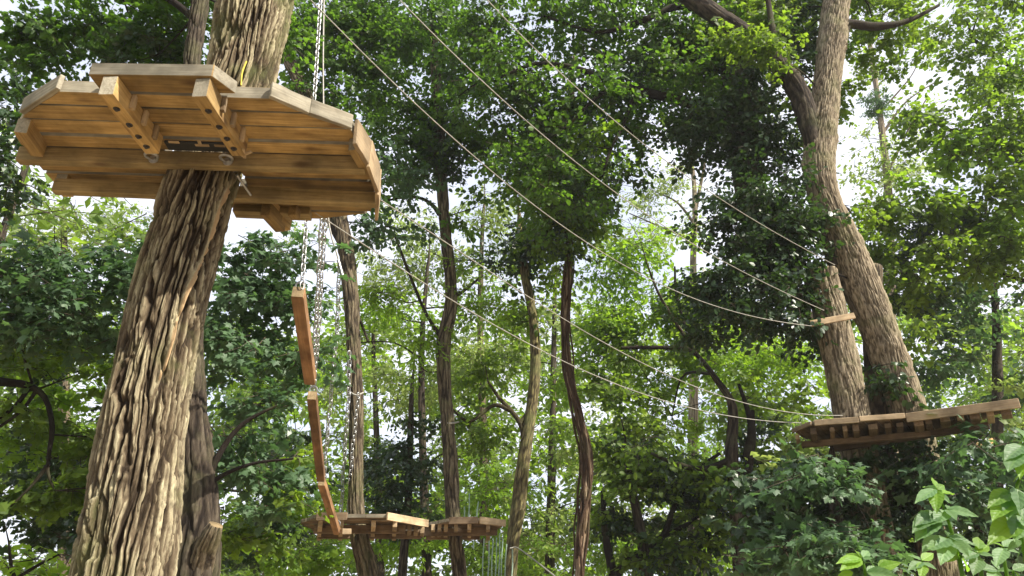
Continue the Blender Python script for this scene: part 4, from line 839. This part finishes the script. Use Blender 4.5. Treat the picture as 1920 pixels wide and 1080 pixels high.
# bright yellow-green tree right of centre
y1 = Crown('oval', 0.15, 'bright', 151, n=24, length=6)
for b in [(1190, 500, 80, 50, 2.2), (1240, 560, 100, 70, 2.0), (1150, 580, 70, 60, 1.8), (1300, 640, 90, 50, 1.5), (1150, 480, 50, 40, 1.4), (1420, 660, 90, 50, 1.7), (1380, 700, 80, 40, 1.2), (1240, 680, 80, 50, 1.2), (1160, 700, 60, 50, 1.2), (1500, 690, 60, 50, 1.3), (1230, 420, 60, 40, 0.5), (1260, 780, 80, 50, 0.9), (1120, 640, 50, 60, 1.2)]: y1.blob(b[0], b[1], b[2], b[3], 18, b[4])
y2 = Crown('oval4', 0.13, 'mid', 152)
for b in [(1160, 640, 60, 60, 1.2), (1260, 620, 90, 60, 0.8), (1200, 760, 90, 50, 1.0), (1340, 760, 80, 40, 0.8), (1140, 720, 60, 50, 1.2), (1460, 720, 60, 50, 1.2), (1290, 560, 60, 60, 0.8)]: y2.blob(b[0], b[1], b[2], b[3], 17.5, b[4])
tree('yellow_green_tree', 'bright yellow-green tree right of centre behind the foot cables', [(1215, 500, 2), (1240, 560, 3), (1290, 640, 4), (1340, 710, 5), (1372, 760, 9), (1372, 850, 13), (1380, 950, 13), (1388, 1080, 14)], 14.4, BARK_DARK, [y1, y2], ns=24, nl=140, amp=0.02, seed=23,
     limbs=[[(1362, 735, 6), (1300, 660, 4), (1250, 652, 4), (1165, 652, 3)], [(1400, 860, 9), (1408, 810, 7), (1402, 770, 5), (1385, 720, 3)], [(1392, 1000, 9), (1406, 860, 8), (1412, 820, 6), (1410, 770, 5)], [(1300, 660, 3), (1270, 560, 3), (1265, 500, 2)], [(1376, 860, 7), (1320, 880, 6), (1270, 870, 5), (1220, 850, 3)]])
# dark forked tree at the bottom right of centre
f1 = Crown('oval4', 0.12, 'mid', 161); f2 = Crown('oval4', 0.12, 'dark', 162)
for b in [(1160, 840, 60, 60, 1.5), (1260, 860, 90, 50, 1.5), (1330, 900, 80, 60, 1.3), (1160, 940, 70, 60, 1.4), (1300, 980, 90, 60, 1.3), (1450, 870, 80, 70, 1.7), (1240, 1040, 90, 50, 0.9), (1440, 780, 60, 40, 1.1), (1420, 960, 60, 60, 1.2)]: f1.blob(b[0], b[1], b[2], b[3], 15, b[4]); f2.blob(b[0] - 10, b[1] + 10, b[2], b[3], 15.6, b[4] * 0.9)
tree('forked_tree', 'low dark tree forking near the bottom edge, left of the straight black trunk', [(1175, 860, 5), (1185, 920, 8), (1200, 990, 10), (1208, 1040, 12), (1212, 1080, 13)], 15.2, BARK_DARK, [f1, f2], ns=20, nl=50, amp=0.015, seed=24,
     limbs=[[(1155, 1080, 8), (1180, 1050, 7), (1240, 1010, 6), (1265, 950, 5), (1310, 880, 4), (1350, 850, 3)], [(1150, 1080, 9), (1135, 1000, 7), (1130, 920, 4)], [(1230, 1012, 5), (1285, 985, 4), (1320, 960, 2)]])
fb = Crown('oval', 0.18, 'bright', 171, n=22, length=6)
for b in [(1330, 1040, 100, 50, 2.4), (1200, 1050, 90, 40, 1.8), (1340, 940, 70, 50, 1.2), (1130, 1040, 60, 50, 1.6), (1030, 1040, 60, 50, 1.4), (1290, 830, 60, 40, 0.8)]: fb.blob(b[0], b[1], b[2], b[3], 24, b[4])
tree('background_tree', 'light green tree deep behind the forked tree at the bottom edge', [(1300, 830, 3), (1300, 1080, 8)], 24, BARK_DARK, fb, ns=16, nl=40, amp=0.01, seed=25)
# bare-trunked pale trees far off
def far_tree(name, label, pts, Y, mat, blobs, seed, limbs, kind='oval'):
    c = Crown(kind, 0.17, mat, seed, n=22, length=6)
    for b in blobs: c.blob(b[0], b[1], b[2], b[3], Y, b[4])
    tree(name, label, pts, Y, BARK_PALE, c, ns=16, nl=60, amp=0.01, seed=seed, limbs=limbs, nb=6)
far_tree('thin_crowned_tree', 'thin-crowned far tree with a pale grey trunk in the central sky gap', [(1290, 270, 3), (1300, 330, 4), (1303, 400, 5), (1300, 480, 6), (1300, 700, 9), (1300, 1080, 12)], 26, 'pale', [(1250, 350, 60, 40, 0.75), (1300, 420, 50, 30, 0.5), (1220, 380, 50, 50, 0.6), (1190, 440, 60, 40, 0.8), (1210, 350, 30, 30, 0.6)], 26, [[(1303, 400, 4), (1315, 340, 3), (1325, 290, 2), (1340, 260, 1.5)], [(1302, 420, 3), (1270, 380, 2), (1230, 360, 1)], [(1300, 450, 3), (1250, 430, 2), (1180, 400, 1)]])
far_tree('grey_trunk_tree', 'tall thin far tree with a hazy crown in the sky gap at upper right', [(1628, 60, 4), (1645, 180, 5), (1660, 300, 7), (1668, 420, 8), (1670, 700, 11), (1672, 1080, 14)], 22, 'pale', [(1650, 330, 60, 60, 0.9), (1620, 260, 30, 40, 0.5), (1700, 300, 60, 50, 0.8), (1640, 130, 40, 40, 0.5), (1620, 380, 40, 40, 0.7), (1690, 210, 50, 30, 0.4)], 27, [[(1662, 330, 3), (1700, 250, 2), (1740, 180, 1)], [(1655, 250, 3), (1700, 190, 1.5), (1760, 150, 1)], [(1660, 200, 2), (1710, 140, 1), (1730, 90, 1)]])
ms_ = Crown('oval', 0.07, 'blue', 281, n=24, length=3)
ms_.blob(1640, 192, 17, 28, 21.8, 4.5, clump=0.4)
w = P(1640, 215, 21.8); mr = empty('mistletoe', w, 'round grey-green ball of mistletoe high in the upper right trees', 'mistletoe'); ms_.build(mr, 'leaves')
# right-hand trees
r1 = Crown('oval4', 0.10, 'mid', 291)
for b in [(1800, 250, 90, 60, 2.0), (1880, 180, 70, 60, 2.2), (1850, 90, 80, 50, 1.5), (1720, 390, 80, 40, 2.0), (1840, 380, 90, 60, 2.4), (1760, 480, 80, 50, 2.0), (1880, 480, 60, 60, 1.8), (1640, 400, 50, 40, 1.8), (1680, 540, 60, 50, 1.8), (1900, 300, 50, 60, 2.0), (1640, 470, 40, 50, 1.8), (1730, 220, 50, 30, 1.2), (1690, 260, 50, 30, 1.2), (1800, 40, 120, 40, 1.0), (1900, -20, 90, 50, 2.0), (1700, 640, 60, 40, 1.2), (2010, 200, 80, 200, 1.2)]: r1.blob(b[0], b[1], b[2], b[3], 12, b[4])
r2_ = Crown('oval4', 0.10, 'dark', 292)
for b in [(1780, 430, 90, 60, 1.6), (1700, 460, 90, 60, 1.6), (1770, 640, 50, 30, 0.5), (1890, 240, 50, 80, 1.0), (1720, 570, 60, 40, 1.2), (1650, 560, 40, 40, 1.2)]: r2_.blob(b[0], b[1], b[2], b[3], 12.8, b[4])
r3_ = Crown('oval4', 0.10, 'bright', 293)
for b in [(1800, 300, 90, 40, 1.0), (1880, 130, 60, 40, 0.8), (1850, 400, 80, 40, 0.8), (1710, 350, 60, 30, 0.8), (1900, 400, 40, 60, 1.0), (1780, 210, 60, 30, 0.7), (1640, 430, 40, 30, 0.7)]: r3_.blob(b[0], b[1], b[2], b[3], 11.6, b[4])
tree('arching_tree', 'leafy tree at the right edge with thin black arching branches', [(2010, -100, 22), (2020, 100, 24), (2030, 300, 28), (2040, 600, 32), (2050, 1080, 38)], 12.4, BARK_DARK, [r1, r2_, r3_], ns=24, nl=60, amp=0.02, seed=29, nb=4,
     limbs=[[(2025, 240, 9), (1960, 232, 7), (1880, 232, 6), (1820, 247, 5), (1770, 240, 3), (1740, 210, 2)], [(1900, 235, 5), (1860, 265, 4), (1830, 310, 3)], [(2030, 520, 9), (1930, 480, 7), (1860, 435, 6), (1800, 410, 4), (1760, 412, 3)], [(2010, 130, 8), (1930, 140, 5), (1860, 100, 4), (1820, 70, 3)], [(1800, 410, 4), (1806, 370, 2)], [(2030, 560, 6), (1900, 520, 4), (1810, 490, 3), (1720, 500, 2)]])
r4 = Crown('oval4', 0.12, 'blue', 301)
for b in [(1820, 640, 110, 70, 1.1), (1880, 560, 70, 60, 0.9), (1780, 570, 70, 60, 1.0), (1740, 700, 50, 40, 1.2), (1880, 710, 60, 40, 1.0), (1840, 500, 80, 50, 0.9)]: r4.blob(b[0], b[1], b[2], b[3], 15, b[4])
tree('twiggy_tree', 'thin-leaved tree behind and above the right platform with sky showing through', [(1850, 420, 4), (1865, 560, 6), (1870, 700, 9), (1870, 1080, 12)], 15.5, BARK_DARK, r4, ns=16, nl=50, amp=0.01, seed=30, nb=8)
# masses below the right platform
l1 = Crown('maple', 0.11, 'blue', 311, n=14, length=4.6)
for b in [(1560, 900, 90, 60, 2.2), (1480, 960, 90, 60, 2.2), (1560, 1010, 100, 60, 2.2), (1760, 860, 80, 40, 2.0), (1800, 900, 80, 50, 1.8), (1440, 1040, 90, 50, 2.0), (1650, 1050, 80, 40, 1.8), (1860, 850, 60, 50, 1.4), (1860, 960, 80, 60, 1.6)]: l1.blob(b[0], b[1], b[2], b[3], 8.2, b[4])
l2 = Crown('lobed', 0.11, 'dark', 312)
for b in [(1480, 900, 70, 60, 2.0), (1560, 970, 110, 70, 2.2), (1680, 980, 90, 70, 2.4), (1420, 980, 80, 70, 2.0), (1800, 980, 120, 80, 3.0), (1740, 900, 80, 60, 2.4), (1480, 1050, 110, 50, 2.2), (1880, 880, 60, 80, 2.6), (1600, 880, 60, 40, 1.6)]: l2.blob(b[0], b[1], b[2], b[3], 9.8, b[4])
tree('understorey_tree', 'dense dull-green maple thicket growing under the right platform', [(1560, 880, 10), (1570, 1000, 14), (1575, 1080, 16)], 9.4, BARK_DARK, [l1, l2], ns=20, nl=50, amp=0.02, seed=31, nb=3)
l3 = Crown('lobed', 0.12, 'pale', 321)
for b in [(1500, 870, 50, 40, 1.0), (1860, 790, 50, 30, 1.0), (1540, 840, 40, 20, 0.8), (1440, 900, 50, 50, 0.8), (1890, 700, 40, 30, 1.2)]: l3.blob(b[0], b[1], b[2], b[3], 11, b[4])
tree('hazel_bush', 'pale-leaved bush showing behind the thicket under the right platform', [(1505, 880, 4), (1500, 980, 6), (1500, 1080, 8)], 11.2, BARK_DARK, l3, ns=16, nl=40, amp=0.01, seed=32, nb=2)
# low bright sprays at the bottom left
lb = Crown('maple', 0.08, 'bright', 331, n=14, length=4.6)
for b in [(60, 1050, 70, 22, 2.2), (20, 1075, 60, 25, 2.0), (110, 1040, 40, 14, 1.4)]: lb.blob(b[0], b[1], b[2], b[3], 5.2, b[4], thick=0.4)
tree('maple_sapling', 'low bright maple sprays in the bottom left corner', [(20, 1060, 4), (30, 1120, 6)], 5.3, BARK_DARK, lb, ns=12, nl=30, amp=0.005, seed=33, nb=2, cat='sapling')
# unseen trees added round the view to shade it and block open sky
for k, (x, y, h) in enumerate(((14.0, 10.5, 13.0), (19, 17, 16), (-13, 16, 14), (-9, 3.0, 12.0), (-7, -6, 13), (1.5, -8, 14), (9, -9, 13), (-2, -15, 15), (-13, -2, 14))):
    pts = [(x + .3, y, h, .06), (x + .2, y, h * .6, .13), (x, y, h * .3, .18), (x, y, 0, .26), (x, y, -.3, .35)]
    rt_ = empty('added_shade_tree', (x, y, 0), ['tall leafy shade tree added just outside the right of the view', 'big leafy shade tree added far outside the right of the view', 'leafy shade tree added outside the left of the view in the back', 'leafy shade tree added beside the viewer on the left outside the view', 'leafy shade tree added behind the viewer to the left', 'leafy shade tree added straight behind the viewer', 'leafy shade tree added behind the viewer to the right', 'tallest leafy shade tree added farthest behind the viewer', 'leafy shade tree added farthest to the left of the viewer'][k], 'tree')
    bark_trunk('trunk', pts, BARK_DARK, rt_, ns=20, nl=50, seed=40 + k)
    c = Crown('oval', 0.30, 'mid', 400 + k, n=16, length=5); R_ = np.random.default_rng(k)
    n = 200; q = R_.normal(size=(n, 3)); q /= np.linalg.norm(q, axis=1)[:, None]; q *= (R_.random(n) ** .4)[:, None]
    c.pos = [np.array([x, y, h * .72]) + q * np.array([h * .26, h * .26, h * .32])]; c.tint = [np.zeros(n)]; c.ssc = [np.ones(n)]
    c.build(rt_)
# ------------------------------------------------------------------ far-off woodland, one mass
fw = Crown('oval', 0.34, 'mid', 501, n=18, length=5)
R_ = np.random.default_rng(77)
for k in range(230):
    px = R_.uniform(-60, 1980); py = R_.uniform(560, 1130); 
    dens = 0.5 + 0.9 * ((py - 600) / 480)
    if px > 1500: dens += 0.2
    fw.blob(px, py, R_.uniform(50, 100), R_.uniform(35, 60), R_.uniform(30, 42), dens)
wd = fw.build(None, 'woodland'); wd.name = 'distant_woodland'; tag(wd, 'hazy mass of woodland leaves filling the far background', 'woodland', kind='stuff')
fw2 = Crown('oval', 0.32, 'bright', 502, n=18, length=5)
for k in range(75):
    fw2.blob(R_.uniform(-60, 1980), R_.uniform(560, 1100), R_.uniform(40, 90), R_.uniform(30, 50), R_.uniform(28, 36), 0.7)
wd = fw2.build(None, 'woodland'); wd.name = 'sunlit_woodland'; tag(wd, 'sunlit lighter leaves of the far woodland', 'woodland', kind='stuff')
# two more trees filling the middle distance
for nm_, lb_, tp_, Y_, mt_, bl_, sd_ in (('ash_tree', 'mid-green tree whose loose crown fills the gap between the two middle trunks', [(700, 640, 4), (706, 820, 6), (712, 1080, 9)], 24, 'mid', [(700, 620, 80, 60, 1.3), (760, 760, 90, 50, 1.1), (860, 700, 90, 50, 1.1), (640, 830, 70, 60, 1.2), (700, 930, 90, 50, 1.3), (840, 940, 90, 50, 1.3), (930, 820, 80, 60, 1.0), (1000, 900, 70, 60, 1.4), (1030, 760, 60, 70, 1.2), (600, 950, 60, 60, 1.3)], 601),
    ('elm_tree', 'mid-green tree behind the vine-wrapped trunk', [(1040, 560, 4), (1036, 800, 7), (1030, 1080, 10)], 25, 'pale', [(1020, 600, 70, 60, 1.1), (1110, 800, 80, 60, 1.2), (1180, 880, 80, 50, 1.0), (1020, 970, 90, 60, 1.4), (1130, 960, 80, 60, 1.1), (1220, 800, 80, 50, 0.9), (960, 680, 60, 60, 0.9)], 602)):
    c = Crown('oval', 0.20, mt_, sd_, n=20, length=6)
    for b in bl_: c.blob(b[0], b[1], b[2], b[3], Y_, b[4])
    tree(nm_, lb_, tp_, Y_, BARK_DARK, c, ns=16, nl=40, amp=0.01, seed=sd_ - 560)
# ------------------------------------------------------------------ foreground shrub, each big leaf a part
def big_leaf_mesh():
    nu, nv = 15, 7; V = []
    for i in range(nu):
        u = i / (nu - 1); w = 0.245 * math.sin(math.pi * u ** 0.78) ** 0.9 * (1 - 0.30 * u * u) if 0 < u < 1 else 0.003
        for j in range(nv):
            s = (j / (nv - 1) - 0.5) * 2; edge = 1 + (0.04 if (i % 2) else -0.02) * (abs(s) > 0.9)
            V.append((u, s * w * edge, -0.16 * u * u + 0.16 * s * s * w - 0.03 * (abs(s) < 0.1) * (0 < u < 0.95) + 0.012 * math.sin(u * 22 + s) * abs(s)))
    F = [(i * nv + j, (i + 1) * nv + j, (i + 1) * nv + j + 1, i * nv + j + 1) for i in range(nu - 1) for j in range(nv - 1)]
    return np_mesh('leaf', np.array(V), np.array(F), 4, smooth=True)
def mat_big(name, c0, vein, tr):
    m, nt, b = mat_new(name); L = nt.links.new
    tc = N(nt, 'ShaderNodeTexCoord'); sx = N(nt, 'ShaderNodeSeparateXYZ'); L(tc.outputs['Object'], sx.inputs[0])
    ab = N(nt, 'ShaderNodeMath', operation='ABSOLUTE'); L(sx.outputs['Y'], ab.inputs[0])
    a = N(nt, 'ShaderNodeMath', operation='MULTIPLY_ADD'); a.inputs[1].default_value = -1.1; L(ab.outputs[0], a.inputs[0]); L(sx.outputs['X'], a.inputs[2])
    f = N(nt, 'ShaderNodeMath', operation='MULTIPLY'); f.inputs[1].default_value = 44; L(a.outputs[0], f.inputs[0])
    sn = N(nt, 'ShaderNodeMath', operation='SINE'); L(f.outputs[0], sn.inputs[0])
    r = ramp(nt, [(0.86, (0, 0, 0)), (0.99, (1, 1, 1))]); L(sn.outputs[0], r.inputs[0])
    md = N(nt, 'ShaderNodeMapRange', inp={'From Min': 0.010, 'From Max': 0.022, 'To Min': 1.0, 'To Max': 0.0}); L(ab.outputs[0], md.inputs['Value'])
    mxx = N(nt, 'ShaderNodeMath', operation='MAXIMUM'); L(md.outputs[0], mxx.inputs[0])
    hv = N(nt, 'ShaderNodeMath', operation='MULTIPLY'); hv.inputs[1].default_value = 0.28; L(r.outputs[0], hv.inputs[0]); L(hv.outputs[0], mxx.inputs[1])
    cx = N(nt, 'ShaderNodeMixRGB'); cx.inputs[1].default_value = (*c0, 1); cx.inputs[2].default_value = (*vein, 1); L(mxx.outputs[0], cx.inputs[0])
    oi = N(nt, 'ShaderNodeObjectInfo'); rv = N(nt, 'ShaderNodeMapRange', inp={'To Min': 0.75, 'To Max': 1.25}); L(oi.outputs['Random'], rv.inputs['Value'])
    vs = N(nt, 'ShaderNodeVectorMath', operation='SCALE'); L(cx.outputs[0], vs.inputs[0]); L(rv.outputs[0], vs.inputs['Scale'])
    L(vs.outputs[0], b.inputs['Base Color']); b.inputs['Roughness'].default_value = 0.5; b.inputs['Specular IOR Level'].default_value = 0.35
    bp = N(nt, 'ShaderNodeBump', inp={'Strength': 0.12, 'Distance': 0.01}); L(sn.outputs[0], bp.inputs['Height']); L(bp.outputs[0], b.inputs['Normal'])
    t = N(nt, 'ShaderNodeBsdfTranslucent'); t.inputs[0].default_value = (*tr, 1); ms = N(nt, 'ShaderNodeMixShader'); ms.inputs[0].default_value = 0.45
    L(b.outputs[0], ms.inputs[1]); L(t.outputs[0], ms.inputs[2]); L(ms.outputs[0], nt.nodes['Material Output'].inputs[0]); return m
BL1 = mat_big('shrub_leaf', (0.13, 0.22, 0.10), (0.16, 0.27, 0.10), (0.22, 0.46, 0.08)); BL2 = mat_big('young_shrub_leaf', (0.14, 0.26, 0.03), (0.22, 0.36, 0.07), (0.28, 0.52, 0.04))
BLm = {0: big_leaf_mesh(), 1: None}; BLm[1] = BLm[0].copy(); BLm[0].materials.append(BL1); BLm[1].materials.append(BL2)
def z5(x, y): return (1440 + x / 2.7, 680 + y / 2.7)
def shrub(label, leaves, stems, Y0):
    root = empty('elder_shrub', P(*z5(*stems[0][0]), Y0), label, 'shrub')
    for st in stems:
        mb = MB(); mb.tube([(*P(*z5(*p), Y0 + 0.02), r) for p, r in zip(st, np.linspace(0.0058, 0.003, len(st)))], 12, 6); mb.build('stem', LEAF['bright'], root)
    for (bx, by, tx, ty, dY, mi, roll) in leaves:
        p0 = P(*z5(bx, by), Y0); p1 = P(*z5(tx, ty), Y0 + dY); d = p1 - p0; ln = d.length; x = d.normalized()
        up = Vector((0.12, -0.78, 0.62)); up = (up - x * up.dot(x)).normalized(); up = Matrix.Rotation(math.radians(roll), 3, x) @ up; y = up.cross(x)
        M = Matrix((x, y, up)).transposed().to_4x4() @ Matrix.Diagonal((ln * 0.88, ln * random.uniform(0.80, 1.0), ln * random.uniform(0.6, 1.3), 1)); M.translation = p0 - root.location
        o = bpy.data.objects.new('leaf', BLm[mi]); COL.objects.link(o); o.parent = root; o.matrix_basis = M
shrub('foreground shrub with a tall leafy shoot of large veined leaves near the bottom right corner', [
    (848, 640, 728, 700, -.03, 0, 20), (850, 636, 770, 606, .05, 0, -10), (852, 632, 838, 566, .03, 1, 20), (856, 640, 905, 608, .02, 1, 10), (862, 660, 960, 632, .04, 1, -15), (856, 650, 845, 745, -.06, 1, 30), (866, 665, 935, 706, -.03, 0, 10),
    (862, 762, 735, 800, -.05, 0, 15), (852, 772, 712, 838, -.06, 0, 25), (850, 778, 742, 885, -.06, 0, 5), (862, 778, 812, 862, -.05, 0, -15), (900, 750, 842, 806, -.05, 0, 10), (906, 744, 964, 792, -.06, 0, 5), (910, 740, 1090, 770, -.04, 0, 10), (905, 738, 975, 735, .03, 0, -10),
    (910, 888, 765, 936, -.06, 0, 20), (912, 892, 880, 1020, -.08, 0, 0), (915, 890, 1030, 960, -.08, 0, 15), (912, 880, 1085, 918, -.03, 0, -10), (906, 878, 940, 850, .04, 0, 5), (920, 900, 1095, 955, .04, 0, 30), (925, 920, 1000, 1010, .05, 1, 10), (960, 940, 930, 1020, .06, 1, 40), (985, 990, 1040, 1060, .05, 1, 15)],
    [[(990, 1100), (965, 980), (935, 870), (895, 750), (852, 640)], [(905, 750), (850, 775)], [(935, 870), (905, 888)], [(965, 980), (990, 985)]], 1.95)
shrub('foreground shrub with big bright drooping leaves at the right edge', [
    (1230, 650, 1105, 710, -.04, 1, 10), (1228, 700, 1120, 780, -.06, 1, 25), (1240, 660, 1150, 640, .03, 1, 0), (1260, 650, 1205, 775, -.06, 0, 20), (1262, 640, 1320, 790, -.08, 0, -10), (1290, 780, 1250, 890, -.06, 0, 10), (1262, 800, 1110, 890, -.06, 1, 5), (1270, 790, 1380, 850, -.06, 0, 10),
    (1285, 560, 1225, 600, .03, 1, 10), (1290, 420, 1190, 470, -.04, 0, 15), (1295, 430, 1200, 540, -.06, 0, 25), (1300, 400, 1215, 385, .04, 0, 0), (1300, 380, 1270, 300, .04, 0, 10), (1310, 440, 1270, 560, -.06, 1, 20), (1300, 470, 1360, 560, 0, 0, 0), (1280, 900, 1200, 950, 0, 0, 15), (1300, 560, 1262, 520, .04, 0, 5)],
    [[(1330, 1120), (1290, 900), (1262, 780), (1258, 640), (1290, 540), (1300, 380)], [(1262, 640), (1230, 655)], [(1280, 790), (1260, 800)]], 1.75)
shrub('low foreground shrub of pale green leaves along the bottom edge', [
    (475, 985, 440, 935, .03, 1, 10), (470, 990, 330, 1000, -.03, 1, 20), (470, 995, 355, 1040, -.05, 1, 10), (474, 990, 380, 955, .03, 1, -10), (480, 985, 520, 935, .03, 0, 0), (480, 990, 540, 985, -.02, 0, 15), (500, 1060, 690, 1075, -.06, 0, 20), (500, 1055, 590, 1030, .02, 0, 0), (560, 1040, 650, 985, .02, 1, 10), (565, 1040, 690, 1000, -.02, 1, 10),
    (1160, 1050, 1040, 1020, -.02, 0, 0), (1160, 1052, 1240, 1040, -.05, 0, 20), (1160, 1055, 1120, 1120, -.06, 0, 10), (1240, 1050, 1330, 1010, 0, 0, 0), (430, 1060, 330, 1090, 0, 1, 0), (1165, 1045, 1130, 985, .03, 0, 10), (1250, 1060, 1300, 1110, 0, 1, 0)],
    [[(500, 1130), (490, 1050), (474, 985)], [(560, 1120), (562, 1040)], [(1180, 1140), (1160, 1050)], [(1250, 1140), (1242, 1050)]], 2.3)
shrub('small pale-leaved foreground shrub low between the tall shoot and the right edge', [
    (1060, 960, 985, 905, .03, 0, 10), (1060, 960, 1130, 905, .02, 1, -10), (1062, 965, 965, 985, -.03, 0, 15), (1065, 965, 1160, 975, -.03, 0, 5), (1068, 985, 1040, 1070, -.05, 0, 10), (1065, 940, 1070, 860, .04, 1, 0),
    (1190, 930, 1120, 895, .02, 1, 15), (1190, 930, 1270, 880, .02, 0, -10), (1195, 940, 1150, 1020, -.05, 0, 20), (1195, 940, 1285, 960, -.03, 0, 0), (780, 1000, 700, 960, .02, 0, 10), (780, 1000, 850, 950, .02, 1, 0), (782, 1010, 700, 1040, -.03, 0, 15), (784, 1010, 865, 1045, -.03, 0, 0), (782, 1015, 780, 1085, -.05, 1, 0)],
    [[(1090, 1130), (1075, 1030), (1062, 960), (1066, 935)], [(1220, 1130), (1200, 1020), (1190, 930)], [(800, 1130), (786, 1050), (780, 998)]], 2.1)
# ------------------------------------------------------------------ the thin summer air between the trees
hz = bpy.data.meshes.new('haze'); bm = bmesh.new(); bmesh.ops.create_cube(bm, size=1.0)
for v in bm.verts: v.co = Vector((v.co.x * 160, 30 + v.co.y * 120, 24 + v.co.z * 52))
bm.to_mesh(hz); bm.free(); m = bpy.data.materials.new('haze_air'); m.use_nodes = True; nt = m.node_tree; nt.nodes.remove(nt.nodes['Principled BSDF'])
pv = N(nt, 'ShaderNodeVolumePrincipled', inp={'Density': 0.0008, 'Color': (0.93, 0.97, 1.0, 1), 'Anisotropy': 0.2}); nt.links.new(pv.outputs[0], nt.nodes['Material Output'].inputs['Volume'])
tag(link('haze', hz, None, [m]), kind='stuff')
